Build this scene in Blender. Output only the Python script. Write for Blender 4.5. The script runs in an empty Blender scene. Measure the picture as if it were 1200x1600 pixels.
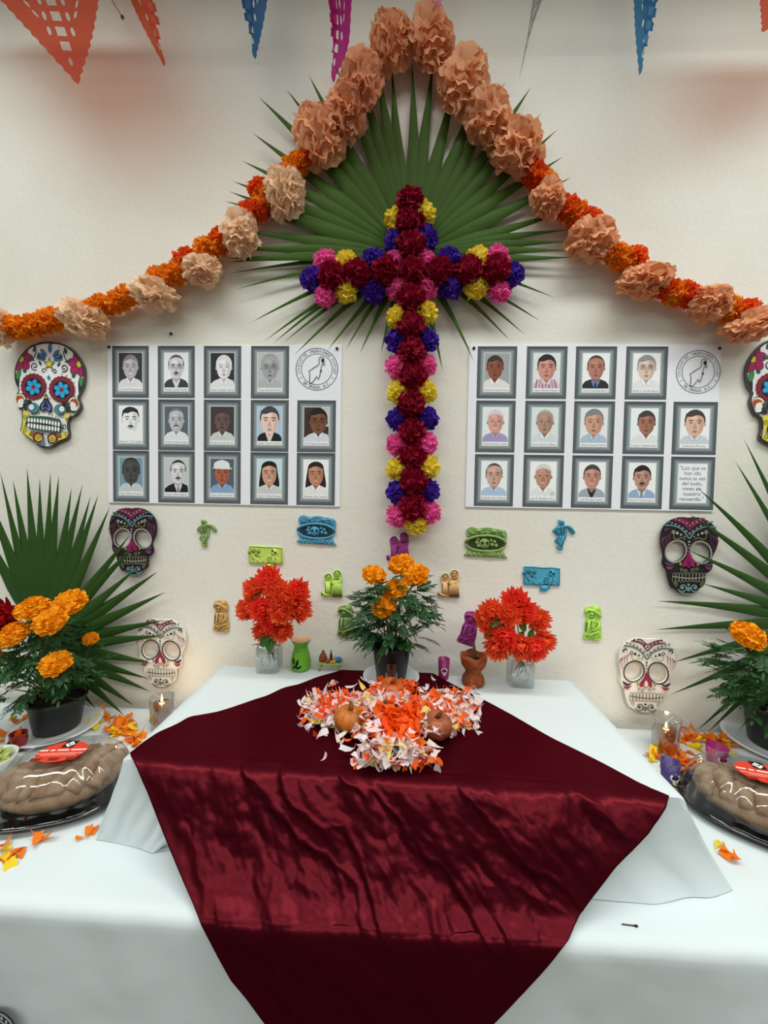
import bpy, bmesh, math, random
from mathutils import Vector, Matrix, Euler, noise
V = Vector; PI = math.pi; rad = math.radians
scene = bpy.context.scene
COL = scene.collection
random.seed(7)

# ------------------------------------------------------------------ camera
F = 600.0
CAMP = V((0, -1.5, 1.60))
yaw, pit, rol = rad(2.4), rad(-2.0), rad(1.0)
fw = V((-math.sin(yaw)*math.cos(pit), math.cos(yaw)*math.cos(pit), math.sin(pit)))
r0 = V((math.cos(yaw), math.sin(yaw), 0)); u0 = r0.cross(fw)
rt = math.cos(rol)*r0 + math.sin(rol)*u0; up = rt.cross(fw)
cam = bpy.data.cameras.new('camera'); camo = bpy.data.objects.new('camera', cam); COL.objects.link(camo)
cam.sensor_fit = 'VERTICAL'; cam.sensor_height = 36; cam.lens = F/1600*36; cam.clip_start = .02
camo.matrix_world = Matrix(((rt.x, up.x, -fw.x, CAMP.x), (rt.y, up.y, -fw.y, CAMP.y), (rt.z, up.z, -fw.z, CAMP.z), (0, 0, 0, 1)))
scene.camera = camo

def ray(px, py): return fw + rt*((px-600)/F) - up*((py-800)/F)
def W(px, py, off=0.0):                      # point on the plane `off` metres in front of the wall
    d = ray(px, py); return CAMP + d*((-off-CAMP.y)/d.y)
def T(px, py, z):                            # point on the horizontal plane z
    d = ray(px, py); return CAMP + d*((z-CAMP.z)/d.z)
def proj(p):
    q = V(p)-CAMP; z = q.dot(fw); return 600+F*q.dot(rt)/z, 800-F*q.dot(up)/z

# ------------------------------------------------------------------ light
world = bpy.data.worlds.new('world'); scene.world = world; world.use_nodes = True
world.node_tree.nodes['Background'].inputs[0].default_value = (.93, .97, 1, 1)
world.node_tree.nodes['Background'].inputs[1].default_value = 0.05
def area(name, loc, size, size_y, power, target, color=(1, .97, .93)):
    l = bpy.data.lights.new(name, 'AREA'); l.shape = 'RECTANGLE'; l.size = size; l.size_y = size_y; l.energy = power; l.color = color; l.spread = rad(145)
    o = bpy.data.objects.new(name, l); COL.objects.link(o); o.location = loc
    o.rotation_euler = (V(target)-V(loc)).to_track_quat('-Z', 'Y').to_euler(); return o
for lx, ly, lp in ((-2.3, -1.2, 25), (-.8, -1.2, 17), (.85, -1.2, 20), (2.35, -1.2, 29), (-2.5, -4.1, 36), (-.85, -4.1, 33), (.85, -4.1, 38), (2.5, -4.1, 42)):
    area('ceiling_lamp', (lx, ly, 3.98), 1.5, .4, lp, (lx, ly+.01, 0), (.95, 1, .98))
scene.view_settings.view_transform = 'Standard'; scene.view_settings.look = 'None'
scene.view_settings.exposure = 0.12; scene.view_settings.gamma = 1; scene.view_settings.use_curve_mapping = False

# ------------------------------------------------------------------ materials
def lin(c): return c/12.92 if c <= .04045 else ((c+.055)/1.055)**2.4
def hexc(h): return tuple(lin(int(h[i:i+2], 16)/255) for i in (0, 2, 4)) + (1,)
MC = {}
def mat(h, rough=.6, **k):
    """flat coloured principled material, optional island / noise variation, bump, translucency"""
    key = (h, rough, tuple(sorted(k.items())))
    if key in MC: return MC[key]
    m = bpy.data.materials.new('m_'+h); m.use_nodes = True; nt = m.node_tree; N = nt.nodes; L = nt.links
    b = N['Principled BSDF']; c = hexc(h); b.inputs['Base Color'].default_value = c; b.inputs['Roughness'].default_value = rough
    b.inputs['Specular IOR Level'].default_value = k.get('spec', .3)
    b.inputs['Metallic'].default_value = k.get('metal', 0)
    if 'stint' in k: b.inputs['Specular Tint'].default_value = k['stint']
    if 'sheen' in k: b.inputs['Sheen Weight'].default_value = k['sheen']
    if 'coat' in k: b.inputs['Coat Weight'].default_value = k['coat']
    src = None
    if 'h2' in k:                             # second colour through noise or per piece
        mx = N.new('ShaderNodeMix'); mx.data_type = 'RGBA'; mx.inputs[6].default_value = c; mx.inputs[7].default_value = hexc(k['h2'])
        if k.get('mode') == 'island':
            g = N.new('ShaderNodeNewGeometry'); L.new(g.outputs['Random Per Island'], mx.inputs[0])
        else:
            tc = N.new('ShaderNodeTexCoord'); nz = N.new('ShaderNodeTexNoise'); nz.inputs['Scale'].default_value = k.get('scale', 40); nz.inputs['Detail'].default_value = 4
            L.new(tc.outputs['Object'], nz.inputs[0]); rp = N.new('ShaderNodeValToRGB'); L.new(nz.outputs[0], rp.inputs[0])
            rp.color_ramp.elements[0].position = k.get('lo', .4); rp.color_ramp.elements[1].position = k.get('hi', .6); L.new(rp.outputs[0], mx.inputs[0])
        L.new(mx.outputs[2], b.inputs['Base Color']); src = mx.outputs[2]
    if 'bump' in k:
        tc = N.new('ShaderNodeTexCoord'); nz = N.new('ShaderNodeTexNoise'); nz.inputs['Scale'].default_value = k.get('bscale', 120); nz.inputs['Detail'].default_value = 3
        L.new(tc.outputs['Object'], nz.inputs[0]); bp = N.new('ShaderNodeBump'); bp.inputs['Strength'].default_value = k['bump']; bp.inputs['Distance'].default_value = k.get('bdist', .002)
        L.new(nz.outputs[0], bp.inputs['Height']); L.new(bp.outputs[0], b.inputs['Normal'])
    if 'trans' in k:                          # thin paper / plastic / leaf: part of the light passes through
        t = N.new('ShaderNodeBsdfTranslucent'); t.inputs[0].default_value = c
        if src: L.new(src, t.inputs[0])
        s = N.new('ShaderNodeMixShader'); s.inputs[0].default_value = k['trans']; L.new(b.outputs[0], s.inputs[1]); L.new(t.outputs[0], s.inputs[2])
        if 'clearf' in k:
            q = N.new('ShaderNodeBsdfTransparent'); q.inputs[0].default_value = tuple(x**.5 for x in c[:3])+(1,); s3 = N.new('ShaderNodeMixShader'); s3.inputs[0].default_value = k['clearf']
            L.new(s.outputs[0], s3.inputs[1]); L.new(q.outputs[0], s3.inputs[2]); s = s3
        L.new(s.outputs[0], N['Material Output'].inputs[0])
    MC[key] = m; return m
def clear(name, tint, rough=.03, base=.06, edge=.45, body=None, bodyfac=0):
    """thin clear glass or plastic film: mostly transparent, reflecting more at grazing angles"""
    m = bpy.data.materials.new(name); m.use_nodes = True; nt = m.node_tree; N = nt.nodes; L = nt.links; N.clear()
    o = N.new('ShaderNodeOutputMaterial'); t = N.new('ShaderNodeBsdfTransparent'); t.inputs[0].default_value = tint
    g = N.new('ShaderNodeBsdfGlossy'); g.inputs['Roughness'].default_value = rough
    lw = N.new('ShaderNodeLayerWeight'); lw.inputs[0].default_value = .35
    mr = N.new('ShaderNodeMapRange'); mr.inputs[3].default_value = base; mr.inputs[4].default_value = edge; L.new(lw.outputs['Facing'], mr.inputs[0])
    s = N.new('ShaderNodeMixShader'); L.new(mr.outputs[0], s.inputs[0]); L.new(t.outputs[0], s.inputs[1]); L.new(g.outputs[0], s.inputs[2]); out = s
    if body:
        d = N.new('ShaderNodeBsdfDiffuse'); d.inputs[0].default_value = hexc(body); s2 = N.new('ShaderNodeMixShader'); s2.inputs[0].default_value = bodyfac
        L.new(s.outputs[0], s2.inputs[1]); L.new(d.outputs[0], s2.inputs[2]); out = s2
    L.new(out.outputs[0], o.inputs[0]); return m
def emit(name, h, s):
    m = bpy.data.materials.new(name); m.use_nodes = True; N = m.node_tree.nodes; b = N['Principled BSDF']
    b.inputs['Emission Color'].default_value = hexc(h); b.inputs['Emission Strength'].default_value = s; return m

# ------------------------------------------------------------------ mesh builder
def mesh_of(name, verts, faces, mats, fm=None, smooth=True):
    me = bpy.data.meshes.new(name); me.from_pydata([tuple(v) for v in verts], [], faces)
    for m in mats: me.materials.append(m)
    if fm: me.polygons.foreach_set('material_index', fm)
    if smooth: me.polygons.foreach_set('use_smooth', [True]*len(me.polygons))
    me.update(); return me
def link(name, me, parent=None, loc=(0, 0, 0), rot=(0, 0, 0), scale=1):
    o = bpy.data.objects.new(name, me); COL.objects.link(o)
    if parent: o.parent = parent
    o.location = loc; o.rotation_euler = rot
    o.scale = (scale,)*3 if isinstance(scale, (int, float)) else scale
    return o
def tag(o, label, cat, group=None, kind=None):
    if label: o['label'] = label
    if cat: o['category'] = cat
    if group: o['group'] = group
    if kind: o['kind'] = kind
    return o
def thing(name, label, cat, loc=(0, 0, 0), rot=(0, 0, 0), group=None):
    return tag(link(name, None, None, loc, rot), label, cat, group)
class MB:
    def __init__(s): s.v = []; s.f = []; s.fm = []; s.mats = []; s.mi = 0
    def m(s, material):
        if material not in s.mats: s.mats.append(material)
        s.mi = s.mats.index(material); return s
    def face(s, *idx): s.f.append(tuple(idx)); s.fm.append(s.mi)
    def grid(s, fn, nu, nv, cu=False, cv=False):
        b = len(s.v)
        for j in range(nv):
            for i in range(nu): s.v.append(V(fn(i/(nu if cu else nu-1), j/(nv if cv else nv-1))))
        for j in range(nv if cv else nv-1):
            for i in range(nu if cu else nu-1):
                s.face(b+j*nu+i, b+j*nu+(i+1) % nu, b+((j+1) % nv)*nu+(i+1) % nu, b+((j+1) % nv)*nu+i)
        return s
    def lathe(s, prof, n=24, c=(0, 0, 0), fn=None):
        c = V(c); k = len(prof)
        def g(u, v):
            r, z = prof[min(k-1, int(round(v*(k-1))))]; a = 2*PI*u
            p = V((r*math.cos(a), r*math.sin(a), z)); return c+(fn(p) if fn else p)
        return s.grid(g, n, k, cu=True)
    def blob(s, c, r, n=10, k=7, R=None, fn=None):
        c = V(c); r = V((r, r, r)) if isinstance(r, (int, float)) else V(r)
        def g(u, v):
            a = 2*PI*u; b = -PI/2+PI*v
            p = V((r.x*math.cos(a)*math.cos(b), r.y*math.sin(a)*math.cos(b), r.z*math.sin(b)))
            if fn: p = fn(p)
            return c+(R @ p if R else p)
        return s.grid(g, n, k, cu=True)
    def tube(s, pts, r, n=6, closed=False):
        pts = [V(p) for p in pts]; k = len(pts); b = len(s.v); ref = V((.13, .21, .97))
        for i, p in enumerate(pts):
            t = (pts[(i+1) % k]-pts[i-1]) if closed else (pts[min(k-1, i+1)]-pts[max(0, i-1)])
            t.normalize(); a = t.cross(ref)
            if a.length < 1e-4: a = t.cross(V((1, 0, 0)))
            a.normalize(); c = t.cross(a); rr = r[i] if isinstance(r, (list, tuple)) else r
            for j in range(n): s.v.append(p+a*rr*math.cos(2*PI*j/n)+c*rr*math.sin(2*PI*j/n))
        for i in range(k if closed else k-1):
            for j in range(n): s.face(b+i*n+j, b+i*n+(j+1) % n, b+((i+1) % k)*n+(j+1) % n, b+((i+1) % k)*n+j)
        if not closed:
            s.face(*[b+j for j in range(n)][::-1]); s.face(*[b+(k-1)*n+j for j in range(n)])
        return s
    def box(s, a, c, bev=0):
        b = len(s.v); x0, y0, z0 = a; x1, y1, z1 = c
        for z in (z0, z1):
            for x, y in ((x0, y0), (x1, y0), (x1, y1), (x0, y1)): s.v.append(V((x, y, z)))
        for q in ((3, 2, 1, 0), (4, 5, 6, 7), (0, 1, 5, 4), (1, 2, 6, 5), (2, 3, 7, 6), (3, 0, 4, 7)): s.face(*[b+i for i in q])
        return s
    def add_mesh(s, me, M):
        b = len(s.v)
        for v in me.vertices: s.v.append(M @ v.co)
        for p in me.polygons: s.face(*[b+i for i in p.vertices])
        return s
    def mesh(s, name, smooth=True): return mesh_of(name, s.v, s.f, s.mats, s.fm, smooth)
    def build(s, name, parent=None, loc=(0, 0, 0), rot=(0, 0, 0), scale=1, smooth=True):
        return link(name, s.mesh(name, smooth), parent, loc, rot, scale)
def cr(P, n=5, closed=True):                 # Catmull-Rom smoothing of a 2D/3D point list
    P = [V(p) for p in P]; k = len(P); out = []
    for i in range(k if closed else k-1):
        p0, p1, p2, p3 = (P[(i-1) % k], P[i], P[(i+1) % k], P[(i+2) % k]) if closed else (P[max(i-1, 0)], P[i], P[i+1], P[min(i+2, k-1)])
        for j in range(n):
            t = j/n
            out.append(.5*((2*p1)+(p2-p0)*t+(2*p0-5*p1+4*p2-p3)*t*t+(3*p1-p0-3*p2+p3)*t**3))
    if not closed: out.append(P[-1])
    return out
def plate_mesh(name, loops, thick, m, bevel=0):   # filled outline with holes, from z=0 to z=thick
    cu = bpy.data.curves.new(name, 'CURVE'); cu.dimensions = '2D'; cu.fill_mode = 'BOTH'
    cu.extrude = thick/2-bevel if thick else 0; cu.bevel_depth = bevel; cu.bevel_resolution = 1; cu.offset = -bevel
    for lp in loops:
        sp = cu.splines.new('POLY'); sp.points.add(len(lp)-1); sp.use_cyclic_u = True
        for p, q in zip(sp.points, lp): p.co = (q[0], q[1], 0, 1)
    o = bpy.data.objects.new(name, cu); COL.objects.link(o)
    me = bpy.data.meshes.new_from_object(o); bpy.data.objects.remove(o); bpy.data.curves.remove(cu)
    me.transform(Matrix.Translation((0, 0, thick/2))); me.materials.clear(); me.materials.append(m); me.name = name
    return me
TXT = {}
def text_mesh(s):
    if s in TXT: return TXT[s]
    cu = bpy.data.curves.new('t', 'FONT'); cu.body = s; cu.size = 1; cu.align_x = 'CENTER'; cu.align_y = 'CENTER'; cu.resolution_u = 2
    o = bpy.data.objects.new('t', cu); COL.objects.link(o); bpy.context.view_layer.update()
    me = bpy.data.meshes.new_from_object(o); bpy.data.objects.remove(o); bpy.data.curves.remove(cu); TXT[s] = me; return me
def clip_in(p, C):                           # keep a point inside an outline
    x, y = p[0], p[1]; ins = False; best = None
    for i in range(len(C)):
        ax, ay = C[i-1][0], C[i-1][1]; bx, by = C[i][0], C[i][1]
        if (ay > y) != (by > y) and x < (bx-ax)*(y-ay)/(by-ay)+ax: ins = not ins
        dx, dy = bx-ax, by-ay; t = max(0, min(1, ((x-ax)*dx+(y-ay)*dy)/(dx*dx+dy*dy+1e-9))); q = (ax+t*dx, ay+t*dy); d = (q[0]-x)**2+(q[1]-y)**2
        if best is None or d < best[0]: best = (d, q)
    return (x, y) if ins else best[1]
class Art(MB):                                # flat print: layered coloured shapes in the local xy plane
    def __init__(s, mp=lambda p: p, z0=0.0, dz=.00004): super().__init__(); s.mp = mp; s.z = z0; s.dz = dz; s.clip = None
    def col(s, h): s.m(mat(h, .55)); s.z += s.dz
    def raw(s, pts):
        b = len(s.v)
        if s.clip: pts = [clip_in(p, s.clip) for p in pts]
        for p in pts: q = s.mp(V((p[0], p[1]))); s.v.append(V((q[0], q[1], s.z)))
        idx = list(range(b, b+len(pts)))
        A = sum(s.v[idx[i-1]].x*s.v[idx[i]].y-s.v[idx[i]].x*s.v[idx[i-1]].y for i in range(len(idx)))
        s.face(*(idx if A > 0 else idx[::-1]))
    def poly(s, pts, h, sm=0): s.col(h); s.raw(cr(pts, sm) if sm else pts); return s
    def ell(s, cx, cy, rx, ry, h, rot=0, n=20, a0=0, a1=360):
        s.col(h); c, d = math.cos(rad(rot)), math.sin(rad(rot)); full = a1-a0 >= 360
        pts = [(rx*math.cos(rad(a0+(a1-a0)*i/(n if full else n-1))), ry*math.sin(rad(a0+(a1-a0)*i/(n if full else n-1)))) for i in range(n)]
        s.raw([(cx+x*c-y*d, cy+x*d+y*c) for x, y in pts]); return s
    def stroke(s, pts, w, h, closed=False, sm=4, taper=False):
        s.col(h); P = cr(pts, sm, closed) if sm else [V(p) for p in pts]; k = len(P); b = len(s.v)
        for i, p in enumerate(P):
            t = (P[(i+1) % k]-P[i-1]) if closed else P[min(k-1, i+1)]-P[max(0, i-1)]
            t = V((t[0], t[1])); t = t.normalized() if t.length else V((1, 0)); n = V((-t.y, t.x)); ww = w/2*(1-.85*i/(k-1) if taper else 1)
            for sg in (-1, 1): q = s.mp(V((p[0], p[1]))+n*sg*ww); s.v.append(V((q[0], q[1], s.z)))
        for i in range(k if closed else k-1):
            j = (i+1) % k; q = [b+2*i, b+2*j, b+2*j+1, b+2*i+1]; a, c, d = s.v[q[0]], s.v[q[1]], s.v[q[2]]
            s.face(*(q if (c-a).cross(d-a).z > 0 else q[::-1]))
        return s
    def ring(s, cx, cy, rx, ry, w, h, rot=0, n=28):
        c, d = math.cos(rad(rot)), math.sin(rad(rot))
        return s.stroke([(cx+rx*math.cos(2*PI*i/n)*c-ry*math.sin(2*PI*i/n)*d, cy+rx*math.cos(2*PI*i/n)*d+ry*math.sin(2*PI*i/n)*c) for i in range(n)], w, h, True, 0)
    def curl(s, cx, cy, r, w, h, a0=0, turns=1.4, sgn=1):
        return s.stroke([(cx+r*(1-.8*t)*math.cos(rad(a0)+sgn*turns*2*PI*t), cy+r*(1-.8*t)*math.sin(rad(a0)+sgn*turns*2*PI*t)) for t in [i/18 for i in range(19)]], w, h, False, 0)
    def text(s, t, cx, cy, size, h, rot=0, maxw=None):
        me = text_mesh(t); s.col(h); xs = [v.co.x for v in me.vertices]; w = (max(xs)-min(xs))*size if xs else 0
        sx = min(1, maxw/w) if maxw and w else 1
        q = s.mp(V((cx, cy))); e = s.mp(V((cx+1, cy))); sc = (V((e[0], e[1]))-V((q[0], q[1]))).length
        s.add_mesh(me, Matrix.Translation((q[0], q[1], s.z)) @ Matrix.Rotation(rad(rot), 4, 'Z') @ Matrix.Diagonal((size*sc*sx, size*sc, 1, 1))); return s
def wallrot(a=0): return (Matrix.Rotation(PI/2, 3, 'X') @ Matrix.Rotation(rad(a), 3, 'Z')).to_euler()
PX = .00252                                   # metres on the wall covered by one pixel there

# ------------------------------------------------------------------ the room
ZT, ZP, YF = .75, .95, -.773                  # table top, raised platform top, table front edge
def struct(name, a, b, m):
    o = MB().m(m).box(a, b).build(name, smooth=False); o['kind'] = 'structure'; return o
wallm = mat('f1eee4', .75, h2='ece8dc', scale=1.5, bump=.35, bscale=55, bdist=.004)
struct('wall_back', (-3.2, 0, 0), (3.2, .15, 4.05), wallm)
struct('wall_left', (-3.35, -6.5, 0), (-3.2, .15, 4.05), mat('a6a29a', .8))
struct('wall_right', (3.2, -6.5, 0), (3.35, .15, 4.05), mat('a6a29a', .8))
struct('wall_front', (-3.35, -6.65, 0), (3.35, -6.5, 4.05), mat('5e5a54', .8))
struct('floor', (-3.35, -6.5, -.12), (3.35, .15, 0), mat('544c44', .5))
struct('ceiling', (-3.35, -6.5, 4.05), (3.35, .15, 4.15), mat('e4e4e0', .8))

# ------------------------------------------------------------------ cloths
def fbm(x, y, z=0): return noise.fractal(V((x, y, z)), 1.0, 2.0, 4)
clothw = mat('d2dadb', .85, spec=.1, bump=.15, bscale=900, bdist=.0005, sheen=.1)
def table_cloth(u, v):
    X = -2.3+4.6*u
    L1, R = .73, .02                          # flat length, edge radius
    s = v*(L1+R*PI/2+ZT-R-.002)
    if s < L1: y, z = -.045-s*(-YF-R-.045)/L1, ZT
    elif s < L1+R*PI/2: a = (s-L1)/R; y, z = YF+R-R*math.sin(a), ZT-R+R*math.cos(a)
    else: d = s-L1-R*PI/2; y, z = YF-.012*min(1, d/.2)*fbm(X*3.1, 4)-.02*min(1, d/.5)*math.sin(X*9+fbm(X, 1)*3)*.6, ZT-R-d
    if s < L1: z += .0012*fbm(X*5, y*5)*min(1, s/.1)
    else: y -= .002*fbm(X*14, z*9)
    return X, y, max(z, .002)
tc = MB().m(clothw).grid(table_cloth, 220, 110)
tco = tag(tc.build('tablecloth'), 'wide white tablecloth over the long table, hanging down its front', 'tablecloth')
sol = tco.modifiers.new('thick', 'SOLIDIFY'); sol.thickness = .0012; sol.offset = -1
# raised platform cloth
BL, FL, FR, BR = [T(*q, ZP) for q in ((347, 1040), (193, 1186), (1068, 1247), (893, 1064))]
hemF = cr([T(*q, ZT+.003) for q in ((150, 1312), (185, 1318), (222, 1327), (240, 1333), (262, 1322), (330, 1338), (480, 1352), (640, 1372), (800, 1388), (925, 1404), (1000, 1411), (1030, 1412), (1075, 1402), (1112, 1402), (1145, 1390))], 4, False)
hemL = [V((BL.x-.055, -.06, ZT+.003)), V((-.735, -.3, ZT+.003)), V((-.745, -.5, ZT+.003))]; hemR = [V((.735, -.52, ZT+.003)), V((.70, -.3, ZT+.003)), V((BR.x+.055, -.07, ZT+.003))]
def lerp(a, b, t): return a+(b-a)*t
def poly_at(P, t):
    k = t*(len(P)-1); i = min(int(k), len(P)-2); return lerp(P[i], P[i+1], k-i)
def skirt(top0, top1, hem, n, k=10, amp=.006, seed=0):
    def g(u, v):
        a = lerp(top0, top1, u); h = poly_at(hem, u); e = v
        out = (h-a); out.z = 0
        p = a + out*(.25*math.sin(min(1, e*1.1)*PI/2)+.75*e**1.7) + V((0, 0, (h.z-a.z)*(e**1.06)))
        if e < .12: p.z = a.z-(a.z-h.z)*(e*e/.12*.9+e*.1)
        w = amp*math.sin(PI*min(1, e*1.4)*.5)*fbm(u*7+seed, e*1.3+seed)*(1-e**6)
        if seed == 0 and u < .24: w += .011*e*math.sin(u*75-e*1.2)*(1-e**5)*min(1, (.24-u)*12)
        return p+V((w*.3, -abs(w) if seed == 0 else w, 0))
    return g
pc = MB().m(clothw)
def ptop(u, v):
    p = lerp(lerp(BL, BR, u), lerp(FL, FR, u), v); return p+V((0, 0, .0008*fbm(p.x*6, p.y*6)*min(1, 4*v*(1-v))))
pc.grid(ptop, 60, 24)
pc.grid(skirt(FL, FR, hemF, 90), 100, 16)
pc.grid(skirt(BL, FL, hemL+[hemF[0]], 20, seed=5), 24, 16)
pc.grid(skirt(FR, BR, [hemF[-1]]+hemR, 20, seed=9), 24, 16)
bm = bmesh.new(); tmp = pc.mesh('platform_cloth'); bm.from_mesh(tmp); bmesh.ops.remove_doubles(bm, verts=bm.verts, dist=.0015); bmesh.ops.recalc_face_normals(bm, faces=bm.faces); bm.to_mesh(tmp); bm.free()
tmp.polygons.foreach_set('use_smooth', [True]*len(tmp.polygons))
po = tag(link('platform_cloth', tmp), 'white cloth draped over the raised box in the middle of the table', 'cloth')
# burgundy satin
def interp(tab, y):
    if y <= tab[0][0]: return tab[0][1]
    for (a, b), (c, d) in zip(tab, tab[1:]):
        if y <= c: return b+(d-b)*(y-a)/(c-a)
    return tab[-1][1]
LT = [(1039, 573), (1040, 553), (1050, 527), (1058, 497), (1070, 467), (1075, 443), (1088, 417), (1093, 400), (1107, 360), (1115, 333), (1120, 297), (1132, 277), (1145, 247), (1162, 222), (1177, 203), (1200, 214), (1240, 231), (1290, 250), (1350, 275), (1420, 305), (1445, 315), (1480, 333), (1530, 360), (1560, 385), (1600, 415), (1760, 530)]
RTb = [(1039, 573), (1045, 653), (1053, 677), (1067, 702), (1083, 733), (1100, 767), (1118, 800), (1153, 860), (1175, 905), (1195, 945), (1225, 1000), (1244, 1046), (1262, 1040), (1303, 1013), (1332, 985), (1357, 960), (1395, 930), (1430, 905), (1470, 888), (1515, 850), (1548, 820), (1580, 790), (1600, 770), (1760, 600)]
def prof_at(s):                               # profile of the satin: (length along) -> y, z on top, front slope, table, hanging
    P = PROF; k = s*(len(P)-1); i = min(int(k), len(P)-2); t = k-i; return P[i][0]+(P[i+1][0]-P[i][0])*t, P[i][1]+(P[i+1][1]-P[i][1])*t
ctrl = [(-.09, ZP+.004), (-.25, ZP+.004), (-.42, ZP+.004), (-.585, ZP+.004), (-.620, ZP+.0045), (-.650, ZP-.006), (-.674, ZP-.043), (-.696, ZP-.09), (-.719, ZP-.135), (-.744, ZP-.172), (-.768, ZT+.0085), (-.7835, ZT-.008), (-.787, ZT-.05), (-.79, ZT-.15), (-.79, ZT-.3)]
PROF = [(p.x, p.y) for p in cr(ctrl, 10, False)]
def oblique(Y, x):                            # the platform front runs a little askew to the wall
    w = max(0, min(1, (-.35-Y)/.24)) if Y > -.69 else max(0, min(1, (Y+.765)/.075))
    return Y-.041*x*w
def solve(Y, z, tab, lo, hi):
    for _ in range(40):
        m_ = (lo+hi)/2; px, py = proj((m_, oblique(Y, m_), z))
        if px < interp(tab, py): lo = m_
        else: hi = m_
    return (lo+hi)/2
rows = []
for (Y, z) in PROF:
    a, b = solve(Y, z, LT, -1.2, .3), solve(Y, z, RTb, -.3, 1.2)
    if b-a > .02: rows.append((Y, z, a, b))
def satin_mat():
    m = bpy.data.materials.new('satin'); m.use_nodes = True; N = m.node_tree.nodes; L = m.node_tree.links; N.clear()
    o = N.new('ShaderNodeOutputMaterial'); d = N.new('ShaderNodeBsdfDiffuse'); d.inputs[0].default_value = hexc('28020a')
    g = N.new('ShaderNodeBsdfGlossy'); g.inputs[0].default_value = (.95, .09, .13, 1); g.inputs['Roughness'].default_value = .40
    x = N.new('ShaderNodeMixShader'); x.inputs[0].default_value = .07; L.new(d.outputs[0], x.inputs[1]); L.new(g.outputs[0], x.inputs[2]); L.new(x.outputs[0], o.inputs[0]); return m
satin = satin_mat()
def satin_pt(u, v):
    k = v*(len(rows)-1); i = min(int(k), len(rows)-2); t = k-i
    Y, z, a, b = [rows[i][j]+(rows[i+1][j]-rows[i][j])*t for j in range(4)]
    x = a+(b-a)*u
    onslope = max(0, min(1, (-.60-Y)/.03)); hang = max(0, min(1, (-.775-Y)/.012))
    edge = min(1, 8*min(u, 1-u)+.15)
    w = 0
    if onslope:
        d1 = fbm(x*9+z*7, z*5-x*2, 3); d2 = 1-abs(noise.noise(V((x*6+z*8+d1*.6, z*4.5+x*1.5, 9))))*2.6; d3 = fbm(x*26, z*26, 5)
        w = onslope*edge*(.013*d1+.006*max(0, d2)**2+.0022*d3)*(1 if not hang else max(.3, 1-hang*.7))
    else:
        r = min(1, max(0, (-.48-Y)/.13)); w = edge*.0008*fbm(x*6, Y*6)+.001
    n = V((0, -.85, .55)) if onslope and not hang else (V((0, -1, 0)) if hang else V((0, 0, 1)))
    return V((x, oblique(Y, x), z))+n*w
sb = MB().m(satin).grid(satin_pt, 240, 230)
so = tag(sb.build('satin_cloth'), 'burgundy satin cloth laid cornerwise over the raised platform and hanging in front', 'cloth')
sol = so.modifiers.new('thick', 'SOLIDIFY'); sol.thickness = .0014; sol.offset = -1

# ------------------------------------------------------------------ flower makers (unit radius, front = +z)
def pompom(seed, n, w, nr=4, ncr=6, amp=.10, cover=1.9, zs=1.0, curl=.25, core=.72, freq=9, rin=.35, jag=.06):
    rnd = random.Random(seed); mb = MB()
    for i in range(n):
        th = math.acos(1-(i+.5)/n*(1-math.cos(cover))); ph = i*2.39996+rnd.uniform(-.3, .3)
        d = V((math.sin(th)*math.cos(ph), math.sin(th)*math.sin(ph), math.cos(th)))
        t = d.cross(V((rnd.gauss(0, 1), rnd.gauss(0, 1), rnd.gauss(0, 1)))).normalized(); nn = d.cross(t)
        L = rnd.uniform(.86, 1.06); p0 = rnd.uniform(0, 6); cu = curl*rnd.choice((-1, 1))*rnd.uniform(.4, 1.2); ww = w*rnd.uniform(.75, 1.2)
        jg = [rnd.uniform(-jag, jag) for _ in range(ncr)]
        def g(u, v):
            a = u-.5; q = rin+(L-rin)*v
            return V((0, 0, 0))+(d*(q-1.1*a*a*v*w+jg[int(round(u*(ncr-1)))]*v)+t*(a*ww*(.35+.65*v))+nn*(amp*v*math.sin(p0+u*freq)+cu*v*v))*1.0
        mb.grid(lambda u, v: (lambda p: V((p.x, p.y, p.z*zs)))(g(u, v)), ncr, nr)
    mb.blob((0, 0, -.08), (core, core, core*zs), 12, 8)
    return mb
def mesh_slot(mb, name): mb.mats = [mat('808080')]; return mb.mesh(name)
CREPE = [mesh_slot(pompom(10+i, 62, .62, 4, 6, .10, 1.75, .85, .20, .80, 9, .5), 'paper_flower') for i in range(4)]
PEACH = [mesh_slot(pompom(30+i, 60, .85, 4, 8, .075, 1.8, .8, .30, .76, 15, .45), 'crepe_rosette') for i in range(4)]
ORNG = [mesh_slot(pompom(50+i, 80, .46, 3, 5, .12, 1.8, .95, .3, .76, 8, .45, .12), 'crepe_pompom') for i in range(4)]
MARI = [mesh_slot(pompom(70+i, 170, .42, 4, 6, .06, 1.85, .72, .22, .84, 9, .6, .03), 'marigold_bloom') for i in range(3)]
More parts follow.
